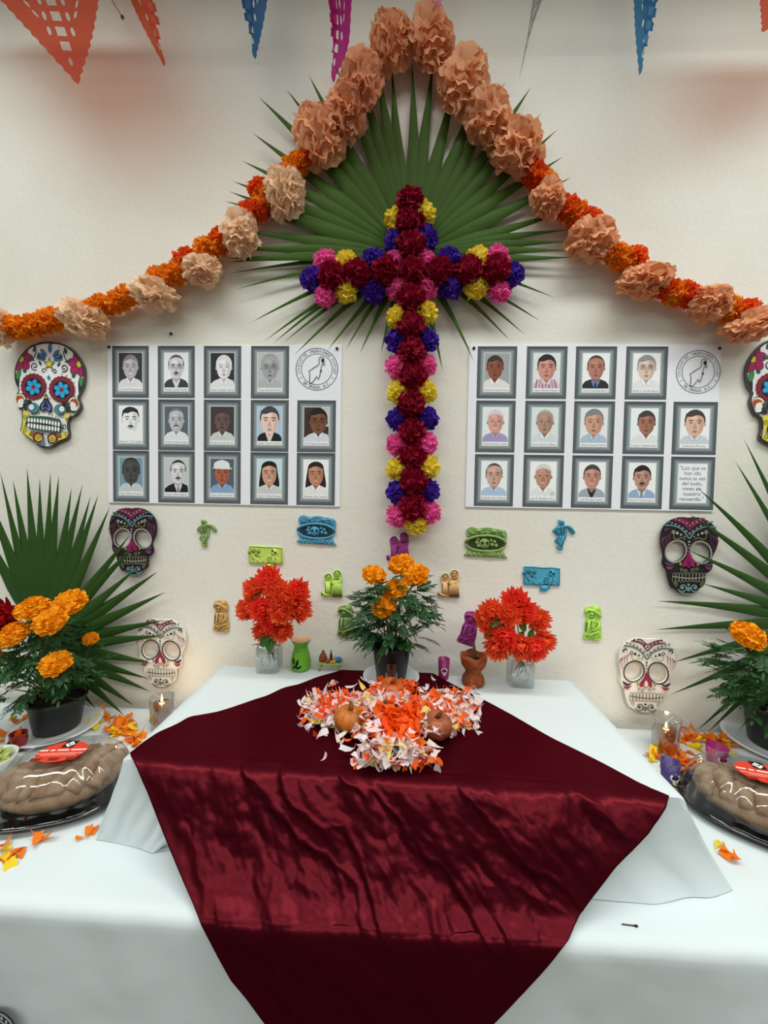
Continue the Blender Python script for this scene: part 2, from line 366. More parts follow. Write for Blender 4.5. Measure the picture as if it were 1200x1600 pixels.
def mum(seed):
    rnd = random.Random(seed); mb = MB()
    for lay, (m_, el, L) in enumerate(((20, -28, .98), (22, -4, 1.05), (22, 18, 1.02), (20, 38, .98), (17, 56, .92), (12, 72, .84), (6, 84, .78))):
        for k in range(m_):
            az = 2*PI*(k+.5*lay)/m_+rnd.uniform(-.15, .15); e = rad(el+rnd.uniform(-9, 9)); l = L*rnd.uniform(.85, 1.08); ww = .135*rnd.uniform(.85, 1.2)
            rd = V((math.cos(az), math.sin(az), 0)); tn = V((-math.sin(az), math.cos(az), 0))
            def g(u, v):
                pr = ww*(math.sin(PI*min(1, .12+v*.8))**.6)*(1 if v < .8 else (1-v)/.2*.7+.3); q = v*l
                ang = e+.55*v*v; c = (u-.5)*2
                return rd*q*math.cos(ang)+V((0, 0, q*math.sin(ang)))+tn*c*pr+V((0, 0, .05*abs(c)*v))
            mb.grid(g, 3, 5)
    mb.blob((0, 0, .05), (.42, .42, .34), 10, 6); return mb
MUM = [mesh_slot(mum(90+i), 'bloom') for i in range(3)]
def place(name, me, m, parent, loc, rot, scale, label=None):
    o = link(name, me, parent, loc, rot, scale)
    o.material_slots[0].link = 'OBJECT'; o.material_slots[0].material = m
    if label: o['label'] = label
    return o
def crepe(a, b, tr=.25, r=.7): return mat(a, r, h2=b, mode='island', trans=tr, spec=.15)
CRIM = crepe('a81238', '8c0a2a', .3); YEL = crepe('fff060', 'fae04a', .4); PURP = crepe('6038b8', '4c2aa2', .3); PINK = crepe('ff80c4', 'f860b4', .4)
PEA = crepe('fcc89c', 'f2b486', .4); PEA2 = crepe('ffe6c8', 'fad6b0', .4); OR1 = crepe('ffac30', 'ff961e', .4); OR2 = crepe('fc7630', 'f85c1c', .4)
MAR = crepe('feb41c', 'f89a0c', .3)

# ------------------------------------------------------------------ flower cross
cross = thing('flower_cross', 'tall wall cross of crimson, pink, purple and yellow paper flowers', 'cross', W(643, 540, .012))
cb = MB().m(mat('e8e2d0', .8))
o_ = cross.location
def rel(p, o): return V(p)-V(o)
a, b = rel(W(643, 318, .012), o_), rel(W(646, 815, .012), o_); cb.box((a.x-.03, -.006, b.z), (a.x+.045, .008, a.z))
a, b = rel(W(490, 430, .012), o_), rel(W(798, 430, .012), o_); cb.box((a.x, -.007, a.z-.04), (b.x, .009, a.z+.04)); cb.build('backing_board', cross, smooth=False)
CR = [(641, 317), (641, 349), (641, 386), (645, 425), (602, 424), (687, 424), (557, 428), (733, 424), (519, 432), (775, 422), (642, 466), (642, 511), (644, 550), (645, 588), (643, 631), (644, 674), (645, 713), (646, 752), (645, 792)]
YE = [(619, 343), (661, 334), (541, 411), (745, 405), (541, 456), (743, 450), (623, 497), (665, 490), (624, 613), (664, 613), (621, 733), (668, 731), (650, 817)]
PU = [(621, 380), (663, 375), (584, 408), (701, 406), (584, 456), (703, 450), (488, 438), (799, 430), (622, 534), (666, 533), (622, 656), (666, 655), (621, 769), (668, 767)]
PK = [(619, 409), (663, 408), (509, 410), (776, 404), (509, 463), (779, 456), (620, 452), (666, 451), (620, 574), (664, 572), (621, 695), (666, 694), (621, 806), (670, 801)]
for L_, m_, R_, off, lb in ((CR, CRIM, 21.5, .075, 'crimson'), (YE, YEL, 18.5, .055, 'yellow'), (PU, PURP, 19, .052, 'purple'), (PK, PINK, 18, .054, 'pink')):
    for (x, y) in L_:
        place('paper_flower', random.choice(CREPE), m_, cross, rel(W(x, y, off), o_), wallrot(random.uniform(0, 360)), R_*PX*random.uniform(.95, 1.05), lb+' paper flower')
# ------------------------------------------------------------------ garland
gar = thing('paper_flower_garland', 'long garland of peach and orange crepe flowers arching over the palm fan', 'garland', W(642, 300, .01))
o_ = gar.location
BIG = [(611, 66, 31, 42, 0), (673, 66, 35, 48, 15), (567, 131, 33, 46, -10), (540, 178, 30, 40, 10), (500, 211, 40, 47, 0), (724, 132, 39, 48, -10), (764, 185, 34, 46, 10), (807, 232, 39, 43, 20), (444, 301, 31, 39, 0), (377, 367, 30, 35, 0), (319, 424, 30, 23, 10), (242, 460, 36, 26, -15), (131, 498, 40, 28, -22), (855, 314, 25, 27, 0), (924, 373, 37, 31, 15), (1007, 440, 40, 24, 5), (1108, 474, 31, 26, 10), (1172, 509, 40, 23, 20), (2, 512, 14, 30, 0)]
for i, (x, y, rx, ry, a) in enumerate(BIG):
    m_ = PEA if y < 240 or x > 840 else PEA2  # deeper peach puts the upper rosettes' shade into the colour; right ones share it
    place('crepe_rosette', PEACH[i % 4], m_, gar, rel(W(x, y, .06), o_), wallrot(a), (rx*PX*1.0, ry*PX*1.0, .085), 'large peach crepe rosette')
SM = [(486, 246, 2), (470, 256, 1), (456, 266, 1), (407, 298, 2), (412, 316, 1), (405, 330, 2), (390, 334, 2), (346, 376, 2), (336, 386, 1), (320, 392, 1), (291, 406, 2), (281, 424, 1), (265, 432, 1), (249, 436, 1), (198, 465, 1), (183, 474, 1), (160, 478, 1), (150, 484, 1), (90, 500, 1), (76, 503, 1), (58, 508, 1), (38, 512, 1), (20, 512, 1),
      (826, 266, 2), (838, 277, 2), (852, 287, 1), (888, 327, 2), (900, 336, 1), (905, 345, 2), (922, 346, 2), (950, 390, 1), (963, 400, 1), (975, 408, 1), (990, 404, 2), (1038, 452, 2), (1052, 458, 1), (1066, 460, 2), (1078, 464, 2), (1128, 478, 1), (1140, 485, 1), (1154, 488, 2), (1166, 488, 2)]
for i, (x, y, k) in enumerate(SM):
    place('crepe_pompom', ORNG[i % 4], OR1 if k == 1 else OR2, gar, rel(W(x, y, .045), o_), wallrot(random.uniform(0, 360)), (16.5*PX, 19*PX, .045), 'bright orange crepe flower' if k == 1 else 'red-orange crepe flower')
pts = [W(x, y, .02)-o_ for x, y in ((0, 512), (75, 503), (130, 497), (241, 460), (319, 424), (377, 367), (444, 300), (500, 211), (567, 130), (642, 62), (724, 132), (807, 232), (855, 314), (924, 373), (1007, 439), (1108, 474), (1200, 505))]
MB().m(mat('e8dcc0')).tube(cr(pts, 4, False), .0018, 5).build('string', gar)

# ------------------------------------------------------------------ palm fans
palmm = mat('4e6c28', .55, h2='3a561a', mode='island', trans=.12, spec=.14)
palmd = mat('3e5e2a', .45, h2='2c4a1e', mode='island', trans=.10, spec=.18)
def blade(hub, tip, wmax, m, bend=0.0, seed=0, peak=.36):
    hub = V(hub); tip = V(tip); L = (tip-hub).length; d = (tip-hub)/L; out = V((0, -1, 0)); side = d.cross(out).normalized(); rnd = random.Random(seed)
    tw = rnd.uniform(-.25, .25)
    def g(u, v):
        w = wmax*((v/peak)**.9 if v < peak else max(0, 1-(v-peak)/(1-peak))**1.0)*(1 if v < .98 else .6)
        c = (u-.5)*2; p = hub+d*L*v+side*bend*L*math.sin(PI*v)*.5 + V((0, 0, -.02*L*v*v*abs(d.x)))
        fold = (1-abs(c))*w*.45; a = tw*v
        return p+side*c*w*math.cos(a)+out*(fold+c*w*math.sin(a)*.7)
    return MB().m(m).grid(g, 3, 14)
def fan(name, label, hubpx, hoff, blades, m, stem=None):
    H = W(*hubpx, hoff); t = thing(name, label, 'palm leaf', H)
    for i, (x, y, off, wpx, bd) in enumerate(blades):
        tip = W(x, y, off)-H; h0 = V((0, -.0012*(i % 5)-.001, 0))
        blade(h0, tip, wpx*PX, m, bd, i).build('leaf_blade', t)
    if stem: MB().m(mat('6b7a3a', .5)).tube([V((0, .004, 0)), (W(*stem, hoff*.6)-H)*.5, W(*stem, hoff*.5)-H], [.009, .008, .008], 8).build('stalk', t)
    return t
rnd = random.Random(3); CB = []
top = [(355, 404, .05), (352, 384, .05), (350, 308, .045), (363, 277, .04), (377, 245, .04), (394, 202, .035), (404, 146, .03), (447, 135, .03), (482, 113, .03), (522, 95, .025), (552, 85, .025), (584, 72, .022), (612, 100, .02), (644, 98, .02), (678, 88, .02), (718, 100, .02), (762, 106, .02), (790, 124, .022), (830, 132, .025), (847, 172, .025), (872, 197, .03), (880, 240, .03), (893, 272, .03), (895, 322, .035), (891, 372, .04), (896, 397, .04)]
tops = []
for i, t in enumerate(top):
    tops.append(t)
    if i+1 < len(top) and i in (0, 1, 2, 23, 24):
        n = top[i+1]; tops.append(((t[0]+n[0])/2+rnd.uniform(-3, 3), (t[1]+n[1])/2+rnd.uniform(0, 8), (t[2]+n[2])/2))
for (x, y, o) in tops: CB.append((x, y, o, 12.5 if y < 320 else 10, rnd.uniform(-.03, .03)))
for (x, y, bd) in ((355, 422, .03), (367, 447, .04), (390, 500, .05), (411, 530, .06), (425, 534, .08), (442, 532, .05), (459, 552, .04), (510, 547, .03), (540, 545, .05), (562, 552, .04), (595, 552, .05), (868, 461, -.05), (845, 498, -.05), (821, 520, -.06), (797, 529, -.06), (741, 564, -.07), (692, 580, -.04)): CB.append((x, y, .03, 5.5, bd))
fan('palm_fan', 'big green palm fan spread on the wall behind the flower cross', (642, 400), .012, CB, palmm)
LB = []
for (x, y, o) in ((-60, 760, .1), (-30, 745, .1), (0, 735, .08), (20, 748, .07), (42, 729, .06), (62, 745, .06), (79, 735, .06), (92, 741, .06), (112, 760, .05), (129, 755, .05), (142, 772, .05), (154, 770, .05), (172, 789, .05), (203, 833, .06), (213, 848, .06), (216, 882, .06), (247, 889, .05), (259, 921, .05), (257, 965, .04), (257, 989, .04), (238, 1033, .05), (235, 1058, .05), (235, 1077, .06), (210, 1100, .08), (195, 1116, .1), (150, 1106, .1)):
    LB.append((x, y, o, 11, rnd.uniform(-.03, .03)))
fan('palm_fan', 'dark green palm fan standing behind the left marigold pot', (68, 1010), .05, LB, palmd, (60, 1110))
RB = []
for (x, y, o, b) in ((1260, 640, .06, 0), (1230, 650, .06, 0), (1205, 665, .06, 0), (1162, 682, .07, .02), (1148, 716, .07, .02), (1089, 757, .07, .04), (1075, 797, .06, .04), (1075, 855, .06, .03), (1097, 908, .06, .02), (1026, 934, .05, .04), (1024, 979, .05, .02), (1050, 1031, .05, .02), (1047, 1081, .06, -.03), (1088, 1139, .08, .02), (1105, 1142, .09, .02), (1153, 1141, .12, 0), (1290, 660, .07, 0), (1330, 700, .07, 0)):
    RB.append((x, y, o, 8.5, b))
fan('palm_fan', 'dark green palm fan reaching in behind the right marigold pot', (1290, 975), .05, RB, palmd, (1290, 1110))

# ------------------------------------------------------------------ posters
def portrait(A, x, y, w, h, sp):
    """one printed portrait: grey frame, mat, sitter, caption; x,y = lower left in poster px, y up"""
    P = lambda fx, fy: (x+w*fx, y+h*fy)
    R = lambda a, b, c, d, col: A.poly([P(a, b), P(c, b), P(c, d), P(a, d)], col)
    R(0, 0, 1, 1, '5a6064'); A.poly([P(0, 1), P(1, 1), P(.94, .955), P(.06, .955)], '4c5256'); R(.06, .045, .94, .955, '687074')
    R(.09, .075, .91, .925, '8a9698'); R(.13, .105, .87, .895, 'a6b2b2')
    if sp.get('quote'):
        R(.17, .13, .83, .87, 'fafcff')
        for i, t in enumerate(('"Los que se', 'han ido', 'nunca se van', 'del todo,', 'viven en', 'nuestro', 'recuerdo."')): A.text(t, *P(.5, .785-i*.097), 8.6, '34343c', 0, w*.58)
        return
    R(.17, .125, .83, .875, 'fbfcfd')
    bg = '%02x%02x%02x' % tuple(min(255, int(int(sp['bg'][i:i+2], 16)*1.1)) for i in (0, 2, 4)); x0, x1, y0, y1 = .18, .82, .205, .868
    R(x0, y0, x1, y1, bg)
    if 'bg2' in sp: R(.62, .5, x1, y1, sp['bg2'])
    sx, sy, k = sp.get('sx', .5), sp.get('sy', .575), sp.get('k', 1.0)*1.27
    clip = lambda fx, fy: P(min(x1, max(x0, fx)), min(y1, max(y0, fy)))
    skin, hair, top = '%02x%02x%02x' % tuple(min(255, int(int(sp['skin'][i:i+2], 16)*1.1)) for i in (0, 2, 4)), sp['hair'], sp['top']
    st = sp.get('st', '')
    if 'L' in st: A.poly([clip(sx+dx, sy+dy) for dx, dy in ((-.22, .08), (-.17, .21), (0, .262), (.17, .21), (.22, .05), (.27, -.2), (.17, -.28), (-.16, -.28), (-.27, -.24))], hair, 3)
    sk = lambda c, f: '%02x%02x%02x' % tuple(max(0, min(255, int(int(c[i:i+2], 16)*f))) for i in (0, 2, 4))
    # shoulders
    if 'O' not in st:
        A.poly([clip(sx+dx, sy+dy) for dx, dy in ((-.4, -.40), (-.39, -.3), (-.25, -.235), (-.1, -.19), (.1, -.19), (.25, -.235), (.39, -.3), (.4, -.40))], top)
        if 'S' in st:
            for i in range(7): A.poly([clip(sx-.28+i*.085, y0), clip(sx-.24+i*.085, y0), clip(sx-.21+i*.07, sy-.2), clip(sx-.24+i*.07, sy-.2)], ('d06078', '90a8d0')[i % 2])
        if 'J' in st:
            A.poly([clip(sx+dx, sy+dy) for dx, dy in ((-.1, -.19), (.1, -.19), (.1, -.24), (.03, -.4), (-.03, -.4), (-.1, -.24))], sp.get('shirt', 'e6e8ea'))
            if 'T' in st: A.poly([clip(sx+dx, sy+dy) for dx, dy in ((-.025, -.2), (.025, -.2), (.035, -.4), (-.035, -.4))], sp.get('tie', '303040'))
        A.poly([clip(sx+dx, sy+dy) for dx, dy in ((-.095, -.05), (.095, -.05), (.095, -.2), (0, -.285), (-.095, -.2))], sk(skin, .82))
        if 'J' not in st:
            for s_ in (-1, 1): A.poly([clip(sx+s_*dx, sy+dy) for dx, dy in ((.09, -.18), (.13, -.21), (.08, -.31), (.0, -.28))], sk(top, 1.06))
            for s_ in (-1, 1): A.stroke([clip(sx+s_*.13, sy-.21), clip(sx+s_*.075, sy-.31), clip(sx, sy-.285)], .5, sk(top, .82), False, 0)
    # head
    if 'h' not in st and 'O' not in st: A.ell(*P(sx, sy+.055*k), w*.17*k, h*.148*k, hair, 0, 22)
    for s_ in (-1, 1):
        if 'L' not in st: A.ell(*P(sx+s_*.158*k, sy-.0), w*.026, h*.035, sk(skin, .88), 0, 10)
    face = [(-.145, .06), (-.13, .13), (0, .165), (.13, .13), (.145, .06), (.145, -.03), (.11, -.11), (.045, -.15), (-.045, -.15), (-.11, -.11), (-.145, -.03)]
    fc = 0.0 if 'r' in st else -.03
    A.poly([P(sx+dx*k, sy+(dy if dy < .1 else dy+fc)*k) for dx, dy in face], skin, 3)
    A.poly([P(sx+dx*k, sy+dy*k) for dx, dy in ((.04, .11), (.12, .08), (.14, 0), (.1, -.1), (.05, -.14), (.08, -.02))], sk(skin, .9), 3)
    A.ell(*P(sx-.03*k, sy+.095*k), w*.06*k, h*.025*k, sk(skin, 1.08), 0, 12)
    if 'f' in st: A.poly([P(sx+dx*k, sy+dy*k) for dx, dy in ((-.16, .03), (-.15, .14), (-.02, .19), (.13, .15), (.16, .03), (.12, .1), (.03, .125), (-.06, .1), (-.13, .1))], hair, 2)
    if 'w' in st:
        A.poly([P(sx+dx, sy+dy) for dx, dy in ((-.26, .1), (-.22, .12), (-.21, .21), (0, .27), (.19, .21), (.2, .12), (.26, .12), (.22, .09))], 'f2f4f4', 2)
    dk = sk(skin, .42)
    for s_ in (-1, 1):
        A.stroke([P(sx+s_*.03*k, sy+.048*k), P(sx+s_*.065*k, sy+.058*k), P(sx+s_*.105*k, sy+.045*k)], .95*k, sk(hair, .8) if 'O' not in st else '202020', False, 2)
        A.ell(*P(sx+s_*.065*k, sy+.022*k), w*.026*k, h*.009*k, dk, 0, 8)
        if 'G' in st: A.ring(*P(sx+s_*.068*k, sy+.02*k), w*.05*k, h*.026*k, .6, '303030', 0, 12)
    A.poly([P(sx+dx*k, sy+dy*k) for dx, dy in ((0, .03), (.035, -.045), (0, -.055), (-.035, -.045))], sk(skin, .87))
    A.stroke([P(sx-.03*k, sy-.046*k), P(sx, sy-.056*k), P(sx+.03*k, sy-.046*k)], .6, sk(skin, .6), False, 2)
    if 'M' in st: A.poly([P(sx+dx*k, sy+dy*k) for dx, dy in ((-.07, -.085), (-.03, -.058), (0, -.062), (.03, -.058), (.07, -.085), (.03, -.08), (-.03, -.08))], sk(hair, .55))
    A.ell(*P(sx, sy-.092*k), w*.042*k, h*.01*k, sk(skin, .68) if 'W' not in st else sk(skin, 1.25), 0, 10)
    A.ell(*P(sx, sy-.107*k), w*.035*k, h*.006*k, sk(skin, .78), 0, 10)
    if 'B' in st:
        A.ring(*P(.74, .26), w*.04, w*.04, .5, '60708a', 0, 10)
    R(.17, .125, .83, .198, 'fdfdff'); A.text(sp['n'], *P(.5, .163), 4.6, '26262c', 0, w*.6)
LS = [dict(bg='3a383e', skin='c2bcc0', hair='98949a', top='f0eef2', st='W', n='Lorenzo Perez Juarez'), dict(bg='e4e6e8', skin='cfd0d2', hair='55565a', top='3c424a', st='JGMr', n='Manuel J. Castilla Gonzalez'), dict(bg='2c2a30', skin='e0dde0', hair='eceaec', top='f2f0f2', sx=.54, n='Ruben Gonzalez Chavez'), dict(bg='b8b8ba', skin='a2a2a4', hair='a8a8aa', top='c0c0c2', st='rG', k=1.1, n='Enrique Gonzalez Moreno'),
      dict(bg='f2f5f6', skin='f2f5f6', hair='303234', top='f2f5f6', st='OMf', k=1.15, n='Ramon C. Cruz Castillo'), dict(bg='59636c', skin='bcbcbe', hair='80848a', top='eff1f2', st='MrW', n='Andres E. Castillo Gonzalez'), dict(bg='40383a', skin='6a5250', hair='4a3c3c', top='d6dcd6', n='Enrique Cornejo Marrufo'), dict(bg='a6c4dc', skin='e6c4b8', hair='4a484c', top='1e1c20', st='JfM'.replace('M', ''), shirt='e8dfd6', k=1.2, n='Cesar Ocana Cohuo'), dict(bg='3a2c28', bg2='c8d0d0', skin='7a5038', hair='201a18', top='dfe6ee', st='fG', sx=.55, k=1.1, n='Carlos Mautino Dominguez'),
      dict(bg='7494a4', skin='4e4b4a', hair='3c3a3a', top='cfd8d8', st='r', k=1.15, n='Felipe Villarreal Kuzuko'), dict(bg='c0c0c2', skin='d2d2d4', hair='2e2e32', top='1e2028', st='JTMr', sx=.55, tie='8a8a90', n='Oscar Solis Delgado'), dict(bg='50606a', skin='a8604a', hair='5a3c30', top='8fb0d8', st='w', n='Roberto Villarreal Alcocer'), dict(bg='c0d8de', skin='c89880', hair='1e1616', top='d8dad8', st='LW', n='Raquel S. Rodriguez Rodriguez'), dict(bg='f0f2f3', skin='b88468', hair='2a2020', top='f4f4f4', st='LW', n='Maritza Cab Canche')]
RS = [dict(bg='9c9e9e', skin='8a4e38', hair='3a3634', top='f0ece8', st='f', sx=.45, n='Ricardo Armella Pacheco'), dict(bg='d8dada', skin='c88c7c', hair='2a2426', top='e0c8d0', st='fS', k=1.08, n='Lazaro Manuel Campos'), dict(bg='e8eaf0', skin='b07868', hair='4a3c38', top='2e2a2c', st='JTr', shirt='6a8ee0', n='Carlos Constandse Berrio'), dict(bg='e8e8e6', skin='d8c0b0', hair='9c9c9c', top='f2f2f2', st='Gf', k=1.05, n='Martin A. Camarillo Aguayo'),
      dict(bg='dce2e4', skin='d09a8c', hair='e0dede', top='b0a4cc', st='W', n='Horacio Paredes y Vicente'), dict(bg='d4dcdc', skin='b08878', hair='b8b4b0', top='dfe8ec', st='r', n='Hector Rayrans Gallardo'), dict(bg='dce0e4', skin='c89880', hair='8c8c8e', top='b8cce0', st='f', k=1.1, n='Alejandro Escalante Morales'), dict(bg='e2e8ea', skin='a06e5c', hair='4a4446', top='f0f0f0', sx=.55, st='f', n='Ernesto Celestina Ruiz'), dict(bg='e6eaee', skin='d8b09c', hair='4a4442', top='d8dde6', st='f', k=1.1, n='Leslie Jara Morales'),
      dict(bg='e2e8ec', skin='c8a090', hair='5a5452', top='b8d0ee', st='r', n='Eduardo Ruiz Munoz'), dict(bg='e8ecec', skin='b88a72', hair='e4e2de', top='f2f2f2', st='BW', n='Jesus R. Mendiburu Arce'), dict(bg='eef0f2', skin='c08c7c', hair='4c4642', top='a8b4bc', st='JW', shirt='2c2438', n='Luis Enrique Lopez'), dict(bg='eceff2', skin='b88e7c', hair='2c2828', top='9cb8d8', st='JTMf', tie='8098c0', n='Martin R. Rosing Gunter'), dict(quote=1)]
def logo(A, cx, cy, r):
    c = '3c4458'
    A.ring(cx, cy, r, r, 1.1, c, 0, 48); A.ring(cx, cy, r*.74, r*.74, 1.0, c, 0, 40)
    t = 'COLEGIO DE INGENIEROS CIVILES'
    for i, ch in enumerate(t):
        a = 192-i*(204/(len(t)-1))
        if ch != ' ': A.text(ch, cx+r*.87*math.cos(rad(a)), cy+r*.87*math.sin(rad(a)), 5.6, c, a-90)
    t = 'DE CANCUN, A.C.'
    for i, ch in enumerate(t):
        a = 228+i*(84/(len(t)-1))
        if ch != ' ': A.text(ch, cx+r*.87*math.cos(rad(a)), cy+r*.87*math.sin(rad(a)), 5.6, c, a+90)
    for a in (208, 332): A.ell(cx+r*.87*math.cos(rad(a)), cy+r*.87*math.sin(rad(a)), .9, .9, c, 0, 8)
    q = lambda P: [(cx+x*r, cy+y*r) for x, y in P]
    A.stroke(q([(-.34, -.68), (-.33, -.2), (-.4, -.12), (-.1, .1), (.05, .18), (.1, .26), (.12, .36), (.1, .5), (.16, .58), (.28, .6), (.34, .5), (.33, .36), (.24, .22), (.2, .02), (.18, -.15), (.12, -.4), (.08, -.5), (.03, -.38), (.0, -.34), (-.1, -.5), (-.2, -.64), (-.34, -.68)]), 1.0, c, False, 0)
    A.ell(cx+.28*r, cy+.42*r, r*.075, r*.09, '22262e', 20, 12); A.stroke(q([(.3, .34), (.38, .28), (.36, .2), (.28, .22)]), .9, c, False, 2); A.ell(cx+.2*r, cy-.08*r, r*.05, r*.06, c, 0, 8)
def poster(label, x0, x1, z0, z1, pxw, pxh, cols, rows_, specs, lg, pins):
    t = thing('photo_poster', label, 'poster', (x0, -.001, z0), wallrot())
    sx, sz = (x1-x0)/pxw, (z1-z0)/pxh
    MB().m(mat('f8f8fe', .5)).box((0, 0, 0), (x1-x0, z1-z0, .004)).build('board', t, smooth=False)
    mp = lambda p: (p[0]*sx, p[1]*sz)
    k = 0
    for ri, (yb, yt) in enumerate(rows_):
        for ci, (xa, xb) in enumerate(cols):
            if ri == 0 and ci == 4:
                A = Art(mp, .0041); logo(A, *lg); A.build('printed_seal', t, smooth=False); continue
            A = Art(mp, .0041); portrait(A, xa, yb, xb-xa, yt-yb, specs[k]); k += 1
            A.build('printed_portrait' if 'quote' not in specs[k-1] else 'printed_quotation', t, smooth=False)
    for (a, b) in pins: MB().m(mat('202022', .3)).blob((a*sx, b*sz, .006), (.006, .006, .004), 10, 6).build('pin', t)
    return t
poster('white photo board left of the flower cross, with fourteen framed portraits and a seal', -1.171, -.237, 1.565, 2.188, 360, 245, ((7.5, 65), (79, 136.5), (150.5, 208), (223, 281), (294, 352.5)), ((164, 244), (83, 162), (1.5, 82)), LS, (323, 209, 31.5), ((3, 242), (353, 240)))
poster('white photo board right of the flower cross, with thirteen portraits and a quotation', .252, 1.178, 1.573, 2.192, 386, 258, ((13, 75), (90, 153), (166, 229), (243, 306.5), (318, 385)), ((173, 255), (88, 170), (2, 85)), RS, (353, 216, 33), ((7, 252), (383, 252)))

# ------------------------------------------------------------------ sugar skulls on the wall
def ctr(P, c, s): return [((x-c[0])*s, (c[1]-y)*s) for x, y in P]
SK1 = [(560, 80), (700, 95), (830, 160), (930, 260), (1000, 370), (1025, 500), (1015, 640), (960, 760), (955, 810), (985, 870), (990, 930), (950, 1000), (900, 1045), (850, 1060), (820, 1130), (820, 1220), (840, 1290), (825, 1350), (760, 1385), (690, 1420), (610, 1475), (520, 1495), (440, 1480), (370, 1430), (290, 1380), (215, 1330), (180, 1280), (200, 1190), (205, 1110), (190, 1030), (130, 990), (105, 930), (85, 850), (95, 790), (115, 730), (70, 650), (50, 540), (60, 430), (100, 330), (170, 230), (260, 150), (380, 100), (470, 82)]
def skull_bright(label, px, py, rot, s):
    c = (535, 790); t = thing('sugar_skull', label, 'skull decoration', W(px, py, .002), wallrot(rot), None)
    link('board', plate_mesh('skull_board', [cr(ctr(SK1, c, s), 4)], .009, mat('5c5854', .5)), t)
    A = Art(lambda p: ((p[0]-c[0])*s, (c[1]-p[1])*s), .0091)
    cx, cy = 535, 790
    A.poly([(cx+(x-cx)*.975, cy+(y-cy)*.978) for x, y in SK1], '201c1c', 3); A.poly([(cx+(x-cx)*.955, cy+(y-cy)*.962) for x, y in SK1], 'ffffff', 3)
    BLK = '201e22'; A.clip = [(cx+(p[0]-cx)*.958, cy+(p[1]-cy)*.965) for p in cr(SK1, 3)]
    A.poly([(70, 600), (120, 560), (128, 640), (118, 720), (85, 670)], '3a3636', 3); A.poly([(1010, 600), (945, 560), (940, 640), (955, 740), (1000, 680)], '3a3636', 3)
    for sg, fx, fy in ((-1, 140, 330), (1, 945, 355)):
        for a in ((-70, -10, 50, 110) if sg < 0 else (70, 130, 190, 250)):
            A.ell(fx+86*math.cos(rad(a))*1.0, fy+92*math.sin(rad(a)), 78, 62, '7a1c44', a); A.ell(fx+86*math.cos(rad(a)), fy+90*math.sin(rad(a)), 68, 53, 'b82c68', a)
        A.ell(fx, fy, 40, 48, BLK); A.ell(fx, fy, 34, 42, 'e8dc48')
        A.ell(fx-sg*(-30 if sg < 0 else -40)+(0 if sg < 0 else 0), fy+(205 if sg < 0 else 235), 34, 75, '2c5a34', -15*sg); A.ell(fx-sg*(-30 if sg < 0 else -40), fy+(205 if sg < 0 else 235), 26, 64, '4c9a58', -15*sg)
        A.ell(fx+(55 if sg < 0 else -70), fy+150, 26, 34, '44604c', 20*sg)
        bx = 320 if sg < 0 else 750
        A.stroke([(bx, 170), (bx-sg*25, 220), (bx, 290), (bx+sg*20, 330)], 12, BLK); A.ell(bx, 190, 22, 42, '46584a', -20*sg); A.ell(bx-sg*60, 290, 18, 34, '46584a', 35*sg); A.ell(bx+sg*40, 325, 18, 44, '46584a', 70*sg); A.ell(bx-sg*85, 370, 16, 34, '46584a', 30*sg)
        A.curl(bx+(10 if sg < 0 else -10)+0, 415, 55, 13, BLK, 60 if sg < 0 else 120, 1.3, -sg); A.curl(bx-sg*140, 470, 36, 11, BLK, 0 if sg < 0 else 180, 1.1, sg)
    for a, l, r in ((-90, 130, 26), (-130, 95, 24), (-50, 95, 24), (-152, 88, 22), (-28, 88, 22), (-172, 78, 16), (-8, 78, 16)):
        x, y = 535+(l+40)*math.cos(rad(a)), 330+(l+35)*math.sin(rad(a)); A.ell(x, y, 62, r, '28406a', a, 16); A.ell(x, y, 54, r-8, '4a90cc', a, 16)
    star = lambda R, r: [(535+(R if i % 2 == 0 else r)*math.sin(PI*i/5), 375-(R if i % 2 == 0 else r)*math.cos(PI*i/5)) for i in range(10)]
    A.poly(star(84, 36), BLK); A.poly(star(60, 26), 'f0e040'); A.poly([(535, 520), (560, 555), (535, 590), (510, 555)], '2c8a8a')
    for (ex, ey, ro) in ((333, 685, -18), (727, 700, 18)):
        for k in range(20): A.ell(ex+152*math.cos(2*PI*k/20), ey+148*math.sin(2*PI*k/20), 30, 30, '8a2838', 0, 10)
        A.ell(ex, ey, 156, 152, '8e2e3c', 0, 28); A.ell(ex, ey+8, 122, 120, '1c2028', 0, 26)
        for k in range(6):
            a = ro+60*k-60; A.ell(ex+62*math.cos(rad(a)), ey+8+60*math.sin(rad(a)), 50, 36, '1c6c9c', a, 14); A.ell(ex+64*math.cos(rad(a)), ey+8+62*math.sin(rad(a)), 44, 30, '38b0e8', a, 14)
        A.ell(ex, ey+8, 28, 28, '8e2e3c', 0, 14)
    A.poly([(520, 770), (560, 860), (608, 930), (600, 1000), (560, 1018), (520, 985), (480, 1010), (440, 985), (436, 930), (480, 860)], BLK, 3)
    A.poly([(520, 850), (555, 900), (590, 940), (580, 990), (555, 1000), (520, 960), (480, 995), (458, 970), (456, 930), (490, 890)], '6878b0', 3); A.poly([(520, 850), (545, 920), (565, 960), (520, 950), (475, 960), (495, 920)], '28223a', 3); A.ell(520, 820, 12, 16, 'e8c860')
